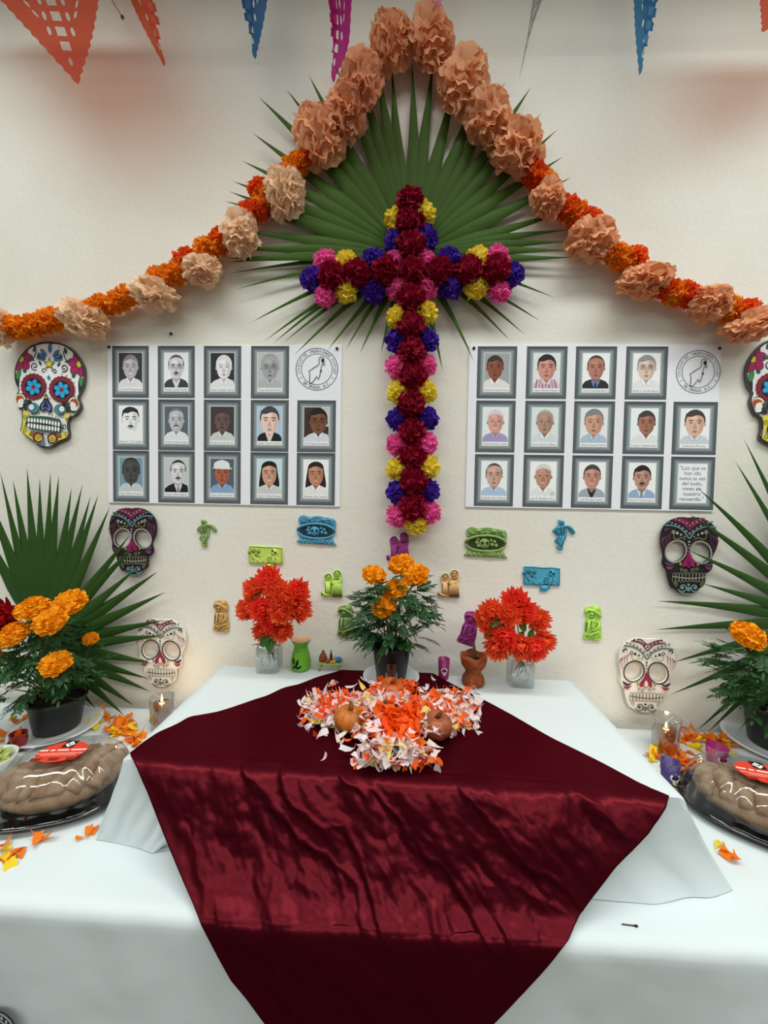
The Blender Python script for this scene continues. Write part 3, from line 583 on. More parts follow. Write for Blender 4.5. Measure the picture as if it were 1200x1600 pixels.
    for sg in (-1, 1):
        m = lambda x: 535+sg*x
        A.ell(m(375), 890, 92, 108, BLK); A.ell(m(375), 885, 82, 92, 'f2f0ea'); A.ell(m(382), 868, 70, 60, 'd8b040'); A.ell(m(378), 872, 60, 52, 'b05030'); A.ell(m(352), 905, 52, 48, 'f2f0ea'); A.ell(m(290), 890, 36, 30, '3c5a50'); A.ell(m(240), 900, 34, 40, '302c2c'); A.ell(m(300), 960, 30, 52, '3a3434', 20*sg)
        A.ell(m(180), 970, 74, 70, '2a4a60'); A.ell(m(180), 970, 64, 60, '58a878'); A.ell(m(190), 965, 50, 48, '3878a8'); A.ell(m(212), 960, 36, 38, 'f2f4f0')
        A.poly([(m(325), 1020), (m(250), 1040), (m(275), 1130), (m(290), 1200), (m(350), 1260), (m(335), 1180), (m(330), 1100)], 'e8dc48', 3)
        A.poly([(m(325), 1240), (m(350), 1300), (m(300), 1350), (m(180), 1400), (m(110), 1440), (m(90), 1330), (m(180), 1300), (m(250), 1270)], 'ecdf40', 3)
        A.stroke([(m(335), 1030), (m(330), 1180), (m(352), 1290)], 12, BLK); A.curl(m(290), 1280, 34, 10, '6a5a20', 0, 1.3, sg); A.curl(m(290), 1100, 30, 10, '6a5a20', 90, 1.2, -sg)
        A.ell(m(105), 1355, 76, 74, '3a3434'); A.ell(m(105), 1355, 64, 62, '8a3a38'); A.ell(m(98), 1360, 46, 46, 'e8d440'); A.curl(m(98), 1360, 34, 9, '504020', 0, 1.3, sg)
        A.curl(m(265), 1190, 36, 13, BLK, 90, 1.0, sg); A.ell(m(190), 1310, 30, 46, '9a6050', -40*sg)
        A.stroke([(m(30), 1320), (m(42), 1400), (m(90), 1470)], 12, '4a5a70')
        for k in range(3): A.stroke([(m(245-k*22), 1000+k*8), (m(225-k*22), 1040+k*8)], 7, '504c4c', False, 0)
    A.poly([(500, 1330), (540, 1470), (460, 1470)], '6a7a90', 0); A.ell(500, 1305, 13, 13, BLK)
    A.poly([(275, 1095), (400, 1075), (520, 1070), (640, 1082), (745, 1120), (740, 1270), (620, 1275), (500, 1270), (380, 1250), (280, 1230)], '3e6450', 3)
    for k in range(11):
        tx = 300+k*42; dy = 12*math.sin(PI*k/10)
        for q in (0, 1): A.ell(tx, 1136+q*64+k*3+(-dy if q == 0 else dy)*.6, 18, 37, '283c34', 0, 12); A.ell(tx, 1136+q*64+k*3+(-dy if q == 0 else dy)*.6, 15, 34, 'ffffff', 0, 12)
    A.stroke([(265, 1165), (400, 1165), (600, 1180), (780, 1215)], 9, BLK)
    for x, y in ((460, 830), (590, 840), (360, 878), (680, 1070), (630, 1060), (580, 1048), (450, 1040), (400, 1045), (350, 1055), (740, 510), (805, 522), (865, 565), (905, 612), (720, 1095), (310, 1065), (590, 120), (690, 155)): A.ell(x, y, 9, 9, BLK, 0, 8)
    A.build('painted_face', t, smooth=False); return t
skull_bright('white sugar skull with blue flower eyes, left of the photo boards', 79, 619, -3, .1187*PX*1.0)
skull_bright('white sugar skull with blue flower eyes, cut off by the right edge', 1228, 618, 5, .1187*PX*1.02)
SK2 = [(600, 190), (700, 180), (820, 200), (920, 250), (1010, 330), (1060, 430), (1075, 560), (1060, 680), (1010, 800), (985, 880), (1000, 950), (990, 1040), (930, 1095), (890, 1120), (890, 1200), (880, 1290), (840, 1340), (790, 1370), (730, 1430), (650, 1455), (560, 1460), (480, 1440), (420, 1390), (350, 1350), (310, 1250), (285, 1160), (270, 1070), (220, 1010), (195, 930), (205, 850), (190, 740), (165, 640), (160, 520), (175, 420), (210, 330), (290, 250), (400, 195), (500, 178)]
def skull_mask(label, px, py, rot, s, d):
    c = (615, 820); t = thing('skull_mask', label, 'skull decoration', W(px, py, .012), wallrot(rot))
    eyes = [[(x+rx*math.cos(2*PI*i/28)*math.cos(rad(r))-ry*math.sin(2*PI*i/28)*math.sin(rad(r)), y+rx*math.cos(2*PI*i/28)*math.sin(rad(r))+ry*math.sin(2*PI*i/28)*math.cos(rad(r))) for i in range(28)] for x, y, rx, ry, r in ((408, 748, 150, 172, 28), (805, 762, 150, 175, -28))]
    link('board', plate_mesh('mask_board', [cr(ctr(SK2, c, s), 4)]+[ctr(e, c, s) for e in eyes], .007, mat(d['base'], .5)), t)
    A = Art(lambda p: ((p[0]-c[0])*s, (c[1]-p[1])*s), .0071)
    K = d
    for e in eyes:
        x = sum(p[0] for p in e)/28; y = sum(p[1] for p in e)/28
        A.stroke([(x+(p[0]-x)*1.06, y+(p[1]-y)*1.06) for p in e], 20, K['rim'], True, 0)
        for i in range(0, 28, 1): A.ell(x+(e[i][0]-x)*1.12, y+(e[i][1]-y)*1.12, 11, 11, K['rim'], 0, 8)
    if K.get('fill'): A.poly([(330, 240), (480, 195), (620, 205), (780, 200), (900, 245), (740, 300), (610, 400), (480, 300)], K['fill'], 0)
    for dx, w_, col in ((0, 22, K['a']), (-105, 20, K['a'])):
        A.stroke([(430 if dx else 340, 190 if dx else 220), (500, 255+dx*.5), (565, 330+dx*.7), (610, 385+dx), (660, 330+dx*.7), (740, 270+dx*.5), (830 if dx else 900, 195 if dx else 240)], w_, col, False, 3)
    A.stroke([(215, 315), (330, 318), (450, 360), (540, 440), (612, 530), (680, 430), (770, 370), (880, 335), (1035, 345)], 22, K['b'], False, 3)
    for k in range(6):
        for sg in (-1, 1):
            A.ell(610+sg*(55+k*58), 410-k*30-k*(5-k)*4, 24-k, 24-k, K['c'], 0, 12)
            if k < 4: A.ell(610+sg*(50+k*58), 285-k*28, 17, 17, K['c2'], 0, 10)
            if k < 4: A.ell(610+sg*(75+k*62), 500-k*34+k*k*3, 11+k*6, 11+k*6, K['d'], 0, 14)
            if k == 3: A.ell(610+sg*(75+k*62), 500-k*34+k*k*3, 15, 15, K['base'], 0, 12)
    A.ell(610, 450, 25, 25, K['c'], 0, 12); A.ell(610, 320, 17, 17, K['c2'], 0, 10)
    for k in range(4): A.ell(603, 585+k*50, 17-k*3, 17-k*3, K['d'], 0, 10)
    for sg in (-1, 1):
        m = lambda x: 612+sg*x
        A.stroke([(m(70), 545), (m(140), 515), (m(200), 545), (m(255), 520), (m(255), 455)], 12, K['e'], False, 3)
        for j, (x0_, x1_) in enumerate(((300, 400), (345, 400), (390, 405), (420, 415))): A.stroke([(m(x0_+10), 450+j*25), (m(x0_+35), 520+j*20), (m(x0_+30), 580+j*10), (m(x1_), 720-j*10)], 16, K['f'], False, 3, True)
        A.curl(m(380), 400, 44, 24, K['g'], 200 if sg > 0 else -20, .6, sg)
        A.poly([(m(390), 910), (m(300), 955), (m(225), 930), (m(300), 990), (m(370), 965)], K['g'], 2); A.poly([(m(370), 1000), (m(290), 1000), (m(240), 975), (m(290), 1045), (m(350), 1040)], K['f'], 2)
        A.ell(m(140), 950, 22, 36, K['e'], 15*sg, 10)
        A.curl(m(55), 1055, 32, 9, K['h'], 180, 1.2, sg); A.curl(m(120), 1040, 30, 9, K['h'], 0, 1.2, -sg)
        A.curl(m(95), 1345, 78, 22, K['b'], 160 if sg < 0 else 20, 1.25, sg); A.ell(m(95), 1345, 20, 20, K['b2'], 0, 10); A.curl(m(215), 1290, 34, 14, K['e'], 90, 1.0, sg)
        A.stroke([(m(150), 1400), (m(90), 1440), (m(0), 1448)], 18, K['b'], False, 3)
    A.poly([(600, 740), (650, 850), (700, 930), (690, 1010), (645, 980), (605, 1020), (560, 985), (510, 1005), (505, 930), (560, 850)], K['a2'], 3)
    A.poly([(600, 880), (640, 960), (605, 1000), (570, 960)], K['n2'], 2)
    for k in range(10):
        x = 345+k*54; y = 1110-12*math.sin(PI*k/9)
        A.stroke([(x, y+60), (x+8, y+10), (x+28, y-8), (x+46, y+10), (x+50, y+60)], 9, K['h'], False, 3); A.stroke([(x, y+60), (x+6, y+130), (x+26, y+148), (x+46, y+130), (x+50, y+60)], 9, K['h'], False, 3)
    A.stroke([(345, 1160), (480, 1180), (620, 1190), (760, 1182), (880, 1165)], 13, K['h2'], False, 3)
    A.ell(605, 1295, 20, 20, K['b2'], 0, 10); A.poly([(555, 1350), (605, 1330), (655, 1350), (630, 1390), (605, 1410), (580, 1390)], K['b'], 2)
    A.build('painted_face', t, smooth=False); return t
DARK = dict(base='2c2226', rim='b4aea6', a='902a5c', a2='96205e', b='6f9494', c='76828a', c2='b08a98', d='b8b8b4', e='8c8a4c', f='824468', g='544860', h='8a8c78', h2='b4b8a8', n2='6e1446', b2='7fa8ac', fill='5c2038')
PALE = dict(base='f4eee2', rim='463a38', a='7a2440', a2='942c48', b='6c7474', c='8a8e8e', c2='4e3440', d='343034', e='9c9a78', f='943c54', g='3c3238', h='7a7268', h2='54483e', n2='ead6cc', b2='3e3a3e')
skull_mask('dark maroon skull mask with cut-out eyes, behind the left palm fan', 210, 846, 2, PX/12, DARK)
skull_mask('dark maroon skull mask with cut-out eyes, beside the right palm fan', 1074, 868, 1, PX/12*1.08, DARK)
skull_mask('cream skull mask with cut-out eyes, above the left candle glass', 254, 1020, 1, PX*.086, PALE)
skull_mask('cream skull mask with cut-out eyes, above the right candle glass', 1008, 1055, 0, PX*.0895, PALE)

# ------------------------------------------------------------------ foam cut-outs
def sh(c, f): return '%02x%02x%02x' % tuple(max(0, min(255, int(int(c[i:i+2], 16)*f))) for i in (0, 2, 4))
def foam(name, label, px, py, col, outline, c, sc, detail, rot=0, off=.0005, sm=3, grp='foam cut-outs on the wall'):
    """glued foam figure: px/py its centre, outline in crop units about c, sc = photo px per unit"""
    s = sc*PX; t = thing(name, label, 'foam figure', W(px, py, off), wallrot(rot), grp)
    link('foam_base', plate_mesh('foam_base', [cr(ctr(outline, c, s), sm)], .006, mat(col, .8), .0008), t)
    R = MB(); A = Art(lambda p: ((p[0]-c[0])*s, (c[1]-p[1])*s), .0063)
    Q = lambda x, y, z=0: V(((x-c[0])*s, (c[1]-y)*s, .005+z))
    R.m(mat(sh(col, 1.06), .8)); detail(R, A, Q, s, col)
    if R.f: R.build('raised_relief', t)
    if A.f: A.build('dark_line', t, smooth=False)
    return t
DAN = [(115, 100), (150, 92), (185, 110), (190, 150), (240, 148), (280, 170), (318, 220), (300, 245), (270, 235), (240, 185), (215, 180), (225, 240), (220, 290), (195, 350), (190, 380), (195, 415), (185, 438), (130, 425), (122, 400), (150, 375), (120, 360), (95, 340), (115, 300), (125, 280), (70, 235), (65, 215), (110, 165), (125, 150)]
def dan(R, A, Q, s, col):
    R.blob(Q(150, 122), (34*s, 32*s, .005)); d = sh(col, .45); A.z += .005
    for P, r in (([(160, 160), (165, 270)], 9), ([(165, 165), (230, 160), (270, 185), (300, 230)], 11), ([(140, 170), (85, 220), (140, 260)], 10), ([(160, 280), (115, 335), (155, 355), (160, 400)], 12), ([(180, 280), (185, 340), (170, 400)], 11), ([(135, 415), (185, 425)], 12)): R.tube([Q(x, y, .001) for x, y in P], r*s, 6)
    for k in range(4): R.tube([Q(140, 180+k*18, .001), Q(165, 175+k*18, .004), Q(195, 185+k*18, .001)], 5*s, 5)
    A.stroke([(195, 180), (235, 180), (270, 215)], 7, d); A.stroke([(125, 185), (80, 220), (130, 255)], 7, d); A.stroke([(140, 285), (105, 335)], 7, d); A.stroke([(205, 290), (180, 380)], 7, d); A.z = .0105; A.ell(138, 120, 7, 8, d); A.ell(162, 120, 7, 8, d); A.stroke([(140, 140), (160, 142)], 5, d)
    A.stroke([(150, 175), (155, 255)], 7, d); A.stroke([(180, 180), (185, 255)], 6, d)
foam('foam_dancer', 'olive green foam skeleton dancing, under the left photo board', 324, 833, '8fa868', DAN, (190, 265), .125, dan)
foam('foam_dancer', 'blue foam skeleton dancing, under the right photo board', 880, 836, '4a9cb6', DAN, (190, 265), .132, dan, -3)
CAT = [(610, 160), (650, 138), (700, 150), (780, 140), (850, 150), (920, 160), (945, 200), (935, 270), (930, 310), (910, 330), (945, 385), (940, 392), (800, 388), (600, 380), (625, 345), (600, 300), (595, 260), (640, 225), (612, 205)]
def cat(R, A, Q, s, col):
    d = sh(col, .38); d2 = sh(col, .6)
    A.ell(768, 278, 165, 62, d2, 2); A.ell(770, 280, 150, 50, d, 2); A.z = .0068
    R.tube([Q(600, 262), Q(640, 232, .003), Q(700, 212, .005), Q(780, 206, .006), Q(860, 215, .005), Q(915, 240, .003), Q(938, 275)], 11*s, 6)
    R.tube([Q(602, 290), Q(650, 325, .002), Q(720, 338, .003), Q(800, 340, .003), Q(880, 330, .002), Q(930, 300)], 8*s, 6)
    R.blob(Q(757, 275, .002), (44*s, 48*s, .006)); 
    for x, y in ((702, 240), (694, 268), (708, 296), (812, 246), (842, 258), (822, 284), (855, 290)): R.blob(Q(x, y), (17*s, 17*s, .005), 8, 5); R.tube([Q(x+9*math.cos(q), y+9*math.sin(q), .004) for q in range(6)], 3*s, 4)
    for k in range(5):
        a = random.Random(k); x = 650+k*62; R.blob(Q(x, 180+a.uniform(-8, 8)), (26*s, 24*s, .006), 10, 6); R.tube([Q(x+18*math.cos(q*.9), 180+18*math.sin(q*.9), .006) for q in range(6)], 4*s, 5)
    for k in range(11): R.blob(Q(625+k*29, 210-(12 if k % 2 else 0)-18*math.sin(k/10*PI)), (12*s, 12*s, .005), 6, 5)
    for k in range(8): R.tube([Q(640+k*38, 352), Q(630+k*40, 380)], 9*s, 5)
    for k in range(4): R.tube([Q(760, 330+k*14, .003), Q(800+k*6, 335+k*13, .004), Q(850, 345+k*8, .003)], 5*s, 5)
    A.z = .0132; A.ell(738, 270, 13, 14, d); A.ell(778, 270, 13, 14, d); A.poly([(757, 288), (765, 300), (750, 300)], d); A.stroke([(735, 310), (757, 316), (780, 308)], 6, d)
    A.stroke([(650, 165), (700, 178), (760, 160), (830, 178), (900, 175)], 6, d2); A.stroke([(630, 195), (700, 196), (780, 186), (860, 196), (925, 220)], 6, d2)
foam('foam_catrina', 'blue foam skull lady in a wide flowered hat, under the left photo board', 495, 828, '569cba', CAT, (772, 265), .175, cat, -1)
foam('foam_catrina', 'olive green foam skull lady in a wide flowered hat, under the right photo board', 759, 847, '8aa862', CAT, (772, 265), .182, cat)
REC = [(168, 430), (250, 428), (320, 434), (390, 430), (468, 438), (470, 510), (470, 586), (400, 582), (385, 615), (345, 640), (305, 630), (325, 590), (240, 586), (170, 582), (168, 520), (158, 490), (168, 470)]
def rec(R, A, Q, s, col):
    d = sh(col, .5); d2 = sh(col, .3)
    A.stroke([(176, 436), (320, 442), (462, 446), (462, 578), (320, 578), (176, 574)], 6, d, True, 0)
    R.blob(Q(398, 478), (32*s, 34*s, .006)); R.tube([Q(398, 505, .002), Q(375, 600, .002)], 7*s, 5); R.blob(Q(345, 605), (36*s, 20*s, .005))
    for k in range(4): R.tube([Q(335, 515+k*17), Q(355, 512+k*17, .003), Q(375, 520+k*17)], 5*s, 5); R.tube([Q(385, 520+k*16), Q(400, 518+k*16, .003), Q(412, 528+k*16)], 5*s, 5)
    R.tube([Q(345, 515), Q(275, 578), Q(205, 520)], 6*s, 5); R.tube([Q(405, 515), Q(460, 572)], 6*s, 5)
    R.m(mat(sh(col, .72), .8))
    for x, y, r in ((210, 470, 26), (255, 475, 22), (175, 485, 18), (235, 505, 18)): R.blob(Q(x, y), (r*s, r*s, .005), 8, 5)
    R.tube([Q(185, 500), Q(212, 555)], 6*s, 5); R.tube([Q(235, 515), Q(275, 522)], 5*s, 5)
    for k in range(4): A.stroke([(333, 523+k*17), (373, 527+k*17)], 5, d2, False, 0); A.stroke([(388, 528+k*16), (410, 535+k*16)], 4, d2, False, 0)
    A.stroke([(300, 560), (275, 582), (230, 545)], 4, d); A.z = .0117; A.ell(385, 466, 10, 11, d2); A.ell(410, 482, 10, 10, d2); A.stroke([(375, 495), (385, 505), (405, 508)], 5, d2)
foam('foam_plaque', 'lime green foam rectangle with a skeleton, above the left bouquet', 415, 871, 'c6e268', REC, (315, 530), .178, rec, 0, .0005, 1)
foam('foam_plaque', 'blue foam rectangle with a skeleton, above the right bouquet', 845, 904, '4ea6c2', REC, (315, 530), .182, rec, 0, .0005, 1)
COU = [(808, 825), (830, 820), (858, 845), (852, 790), (835, 705), (842, 668), (880, 655), (905, 690), (925, 690), (922, 645), (950, 622), (985, 640), (1000, 700), (990, 730), (1000, 800), (1005, 862), (985, 870), (900, 866), (825, 868), (810, 850)]
def cou(R, A, Q, s, col):
    d = sh(col, .35)
    R.blob(Q(872, 690), (30*s, 32*s, .006)); R.blob(Q(950, 655), (32*s, 34*s, .007))
    for k in range(6): R.tube([Q(935+k*8, 720, .003), Q(918+k*15, 790, .003), Q(912+k*17, 855, .002)], 7*s, 5)
    for k in range(3): R.tube([Q(858+k*14, 735, .002), Q(858+k*14, 800, .003), Q(850+k*18, 858)], 9*s, 5)
    R.tube([Q(820, 835), Q(850, 850, .002), Q(890, 855)], 10*s, 5); R.tube([Q(880, 730, .002), Q(920, 745, .004), Q(955, 725, .003)], 8*s, 5); R.tube([Q(975, 690, .002), Q(992, 725, .002), Q(960, 735, .004)], 8*s, 5)
    A.z = .0105; A.stroke([(848, 690), (860, 668), (885, 662), (900, 690)], 9, d); A.stroke([(925, 660), (940, 632), (965, 630), (985, 655)], 9, d); A.z = .0118
    for x, y in ((865, 688), (880, 688), (943, 652), (960, 652)): A.ell(x, y, 5, 6, d)
    A.stroke([(930, 695), (950, 705), (980, 690)], 8, d); A.poly([(915, 846), (1000, 840), (1003, 862), (910, 862)], d); A.poly([(812, 828), (835, 845), (820, 856), (810, 845)], d); A.stroke([(905, 720), (900, 850)], 5, d); A.stroke([(850, 745), (850, 830)], 5, d)
foam('foam_couple', 'lime green foam couple of skeletons in old dress, right of the left bouquet', 519, 911, 'bade66', COU, (907, 745), .172, cou)
foam('foam_couple', 'tan foam couple of skeletons in old dress, right of the centre marigold pot', 701, 911, 'dcb47c', COU, (907, 745), .172, cou)
foam('foam_couple', 'magenta foam couple of skeletons, between the cross foot and the marigolds', 622, 854, 'ac4a96', COU, (907, 745), .180, cou)
CHA = [(280, 1130), (330, 1105), (400, 1095), (440, 1110), (465, 1170), (460, 1220), (450, 1250), (465, 1320), (475, 1400), (465, 1500), (370, 1500), (275, 1490), (272, 1440), (290, 1380), (285, 1300), (300, 1240), (280, 1190)]
def cha(R, A, Q, s, col):
    d = sh(col, .42)
    R.blob(Q(400, 1130), (40*s, 34*s, .008)); R.tube([Q(282, 1180), Q(310, 1140, .003), Q(370, 1148, .005), Q(430, 1185, .003), Q(455, 1230)], 17*s, 7)
    R.blob(Q(355, 1200), (42*s, 44*s, .007)); R.blob(Q(370, 1330), (60*s, 85*s, .004))
    for k in range(4): R.tube([Q(345, 1275+k*22, .003), Q(380, 1268+k*22, .006), Q(415, 1282+k*22, .003)], 7*s, 5)
    R.tube([Q(330, 1260, .002), Q(320, 1350, .004), Q(300, 1470)], 13*s, 5); R.tube([Q(430, 1270, .002), Q(440, 1340, .004), Q(380, 1380, .006)], 12*s, 5); R.tube([Q(345, 1400, .002), Q(400, 1370, .006), Q(445, 1300, .005)], 9*s, 5)
    for P in ([(330, 1490), (370, 1420), (440, 1400)], [(380, 1490), (420, 1440), (460, 1430)], [(290, 1430), (330, 1440)]): R.tube([Q(x, y, .002) for x, y in P], 12*s, 5)
    A.z = .0124; A.ell(332, 1198, 11, 11, d); A.ell(368, 1202, 12, 12, d); A.stroke([(325, 1228), (345, 1236), (372, 1230)], 7, d)
    A.z = .0066; A.stroke([(290, 1400), (300, 1290)], 14, d); A.stroke([(300, 1185), (320, 1165), (400, 1175), (440, 1230)], 10, d)
    A.z = .0115; A.stroke([(350, 1265), (340, 1340), (370, 1400)], 7, d); A.stroke([(420, 1290), (405, 1350)], 7, d); A.stroke([(300, 1440), (350, 1450), (450, 1420)], 6, d); A.stroke([(340, 1480), (400, 1460)], 6, d)
foam('foam_charro', 'tan foam skeleton in a wide hat, left of the left bouquet', 346, 962, 'caa368', CHA, (370, 1300), .125, cha)
foam('foam_charro', 'olive green foam skeleton in a wide hat, beside the centre marigolds', 540, 970, '88a262', CHA, (370, 1300), .125, cha)
foam('foam_charro', 'lime green foam skeleton in a wide hat, right of the right bouquet', 925, 973, 'b4dc60', CHA, (370, 1300), .13, cha)

# ------------------------------------------------------------------ marigold plants
blk = mat('17181a', .38, spec=.5); soil = mat('241c16', .9, h2='3a2c20', scale=200)
leafm = mat('2f5a2a', .5, h2='1f4420', mode='island', trans=.15, spec=.35); stemm = mat('4a6a2e', .5)
def spray(seed, L=.06):
    rnd = random.Random(seed); mb = MB().m(leafm)
    def lf(b, d, l, w):
        sd = d.cross(V((0, 0, 1))).normalized()
        mb.grid(lambda u, v: b+d*l*v+sd*(u-.5)*2*w*math.sin(PI*min(1, .08+v*.92))*(1 if v < 1 else 0)+V((0, 0, -.15*l*v*v+abs(u-.5)*w*.6)), 3, 5)
    mb.tube([V((0, 0, 0)), V((L*.5, 0, .004)), V((L, 0, -.003))], [.0012, .001, .0006], 4)
    for k in range(6):
        x = L*(.22+.13*k)
        for sg in (-1, 1): lf(V((x, 0, .003)), V((math.cos(rad(48)), sg*math.sin(rad(48)), rnd.uniform(-.15, .15))).normalized(), L*.42*(1-.06*abs(k-2))*rnd.uniform(.85, 1.1), L*.055)
    lf(V((L, 0, -.003)), V((1, 0, -.1)), L*.38, L*.055); return mb.mesh('leaf', True)
SPR = [spray(i) for i in range(4)]
def marigold(label, base, rb, rt_, h, blooms, fol_c, fol_r, n, seed, plate_label, plate_r, red=None):
    rnd = random.Random(seed); z0 = base.z+.017
    p = tag(MB().m(mat('dfe4e6', .25, spec=.5)).lathe([(0, .004), (plate_r*.6, .004), (plate_r*.68, .006), (plate_r*.9, .016), (plate_r, .018), (plate_r*1.0, .015), (plate_r*.9, .011), (plate_r*.66, 0), (0, 0)], 48).build('plate', None, base), plate_label, 'plate')
    t = thing('potted_marigold', label, 'potted plant', (base.x, base.y, base.z+.0055))
    O = V(t.location)
    MB().m(blk).lathe([(0, 0), (rb*.95, 0), (rb, .004), (rt_*.97, h-.012), (rt_*1.04, h-.011), (rt_*1.05, h), (rt_*.98, h+.001), (rt_*.94, h-.02), (rb*.96, .008), (0, .006)], 40).build('pot', t)
    MB().m(soil).lathe([(0, h-.018), (rt_*.5, h-.014), (rt_*.93, h-.022)], 24).build('soil', t)
    C = V(fol_c)-O
    for i, (bx, by, off, rx, ry) in enumerate(blooms):
        P = W(bx, by, off)-O; top = P-V((0, 0, .02))
        MB().m(stemm).tube(cr([V((rnd.uniform(-.02, .02), rnd.uniform(-.02, .02), h-.02)), lerp(V((0, 0, h)), top, .55)+V((rnd.uniform(-.02, .02), rnd.uniform(-.02, .02), 0)), top], 4, False), .0025, 6).build('stem', t)
        dep = (1.5-off)/F
        tilt = Euler((rad(38)+rnd.uniform(-.25, .25), rnd.uniform(-.25, .25)+(bx-600)*-.0003, rnd.uniform(0, 6)))
        s = rx*dep
        place('marigold_bloom', MARI[i % 3], MAR, t, P, (rad(35)+rnd.uniform(-.2, .2), rnd.uniform(-.3, .3), 0), (s, s*.95, s*max(.75, min(1.15, ry/rx*1.25))), None)
    if red:
        for (bx, by, off, r) in red: place('bloom', MUM[0], REDC, t, W(bx, by, off)-O, wallrot(20), r, 'crimson artificial bloom')
    def pos():
        d = V((rnd.gauss(0, 1), rnd.gauss(0, 1), rnd.gauss(0, 1))).normalized()*(rnd.random()**.4)
        return C+V((d.x*fol_r[0], d.y*fol_r[1], d.z*fol_r[2])), d
    for i in range(n):
        q, d = pos()
        if q.z < h and (q.x*q.x+q.y*q.y) < (rt_*1.15)**2: q.z = h+rnd.uniform(0, .04)
        ang = math.atan2(d.y, d.x)+rnd.uniform(-.6, .6)
        if (q+O).y > -.03: q.y = -.03-O.y
        s = rnd.uniform(.75, 1.25)
        if (q+O).y+.075*s*math.sin(ang) > -.004: ang = -ang
        link('leaf', SPR[i % 4], t, q, (rnd.uniform(-.5, .5), rnd.uniform(-.4, .75), ang), s)
    for i in range(9):
        q, d = pos(); MB().m(stemm).tube([V((rnd.uniform(-.03, .03), rnd.uniform(-.03, .03), h-.02)), (q+V((0, 0, h)))*.5, q], [.003, .0025, .0015], 5).build('stem', t)
    return t
REDC = crepe('d01820', 'a80c18', .2)
pc_ = T(611, 1062, ZP+.006); pc_.z = ZP+.0065; pc_.y = max(pc_.y, -.19)
marigold('black pot of orange marigolds at the foot of the cross', pc_, .052, .070, .125, [(627, 882, .17, 21, 14), (584, 898, .19, 20, 14), (650, 899, .20, 22, 17), (618, 921, .24, 20, 16), (599, 949, .26, 20, 19)], W(618, 960, .185), (.125, .085, .14), 190, 1, 'white plate with a rolled rim, under the centre marigold pot', .1)
pl_ = T(90, 1138, ZT+.002); pl_.z = ZT+.0015
marigold('black pot of orange marigolds and a red bloom, left end of the table', pl_, .068, .086, .115, [(51, 951, .30, 26, 17), (109, 942, .27, 27, 17), (79, 971, .33, 26, 19), (20, 992, .34, 25, 18), (142, 998, .2, 12, 12), (87, 1037, .33, 24, 17), (-4, 1027, .28, 12, 10)], W(60, 1030, .24), (.19, .12, .15), 230, 2, 'white plate under the left marigold pot', .135, [(2, 964, .27, .07)])
pr_ = T(1212, 1165, ZT+.002); pr_.z = ZT+.0015
marigold('black pot of marigolds at the right edge of the table', pr_, .075, .095, .14, [(1169, 993, .28, 25, 18), (1240, 960, .25, 25, 18)], W(1215, 1060, .25), (.16, .11, .13), 200, 4, 'white plate under the right marigold pot', .15)

# ------------------------------------------------------------------ vases and bouquets
glassm = clear('clear_glass', (.94, .965, .96, 1), .02, .10, .60, 'd0d8d8', .05); glass2 = clear('thin_glass', (.95, .96, .95, 1), .02, .09, .75)
mumm = mat('ff6a42', .55, h2='ffae58', scale=3.2, lo=.5, hi=.72, trans=.42, spec=.2); mumr = mat('ff5040', .55, h2='ff8448', scale=3, lo=.5, hi=.75, trans=.42, spec=.2)
artleaf = mat('3f7a34', .5, trans=.1); twine = mat('b09a72', .9)
def vase(label, base, hw, h, bow):
    t = thing('glass_vase', label, 'vase', base); n = 32
    def sq(r, k):                             # rounded square section
        def f(p):
            a = math.atan2(p.y, p.x); c_, s_ = math.cos(a), math.sin(a); e = 5 if k else 2
            q = r/((abs(c_)**e+abs(s_)**e)**(1/e)); return V((q*c_, q*s_, p.z))
        return f
    secs = [(hw*.96, 0, 1), (hw, .006, 1), (hw, h*.72, 1), (hw*.94, h*.79, 1), (hw*.58, h*.83, 0), (hw*.5, h*.95, 0), (hw*.58, h, 0), (hw*.52, h, 0), (hw*.44, h*.94, 0), (hw*.5, h*.86, 0), (hw*.86, h*.77, 1), (hw*.93, h*.7, 1), (hw*.93, .012, 1)]
    mb = MB().m(glassm); b = 0
    for r, z, k in secs:
        f = sq(r, k)
        for i in range(n): mb.v.append(f(V((math.cos(2*PI*i/n), math.sin(2*PI*i/n), z))))
    for j in range(len(secs)-1):
        for i in range(n): mb.face(j*n+i, j*n+(i+1) % n, (j+1)*n+(i+1) % n, (j+1)*n+i)
    mb.face(*range(n)); mb.face(*[(len(secs)-1)*n+i for i in range(n)])
    mb.build('glass_body', t)
    MB().m(glassm).tube([V((.017*math.cos(2*PI*i/16), -hw-.001, h*.36+.017*math.sin(2*PI*i/16))) for i in range(16)], .002, 6, True).build('glass_medallion', t)
    if bow:
        mb = MB().m(twine)
        for k in range(3): mb.tube([V((hw*.64*math.cos(2*PI*i/18), hw*.64*math.sin(2*PI*i/18), h*.83+k*.004)) for i in range(18)], .0022, 5, True)
        for sg in (-1, 1):
            mb.tube(cr([V((0, -hw*.6, h*.82)), V((sg*.025, -hw*.7, h*.86)), V((sg*.04, -hw*.7, h*.83)), V((0, -hw*.62, h*.82))], 5, False), .002, 5)
            mb.tube(cr([V((0, -hw*.6, h*.82)), V((sg*.03, -hw*.75, h*.84)), V((sg*.052, -hw*.8, h*.82))], 4, False), .002, 5)
        mb.build('twine_bow', t)
    return t
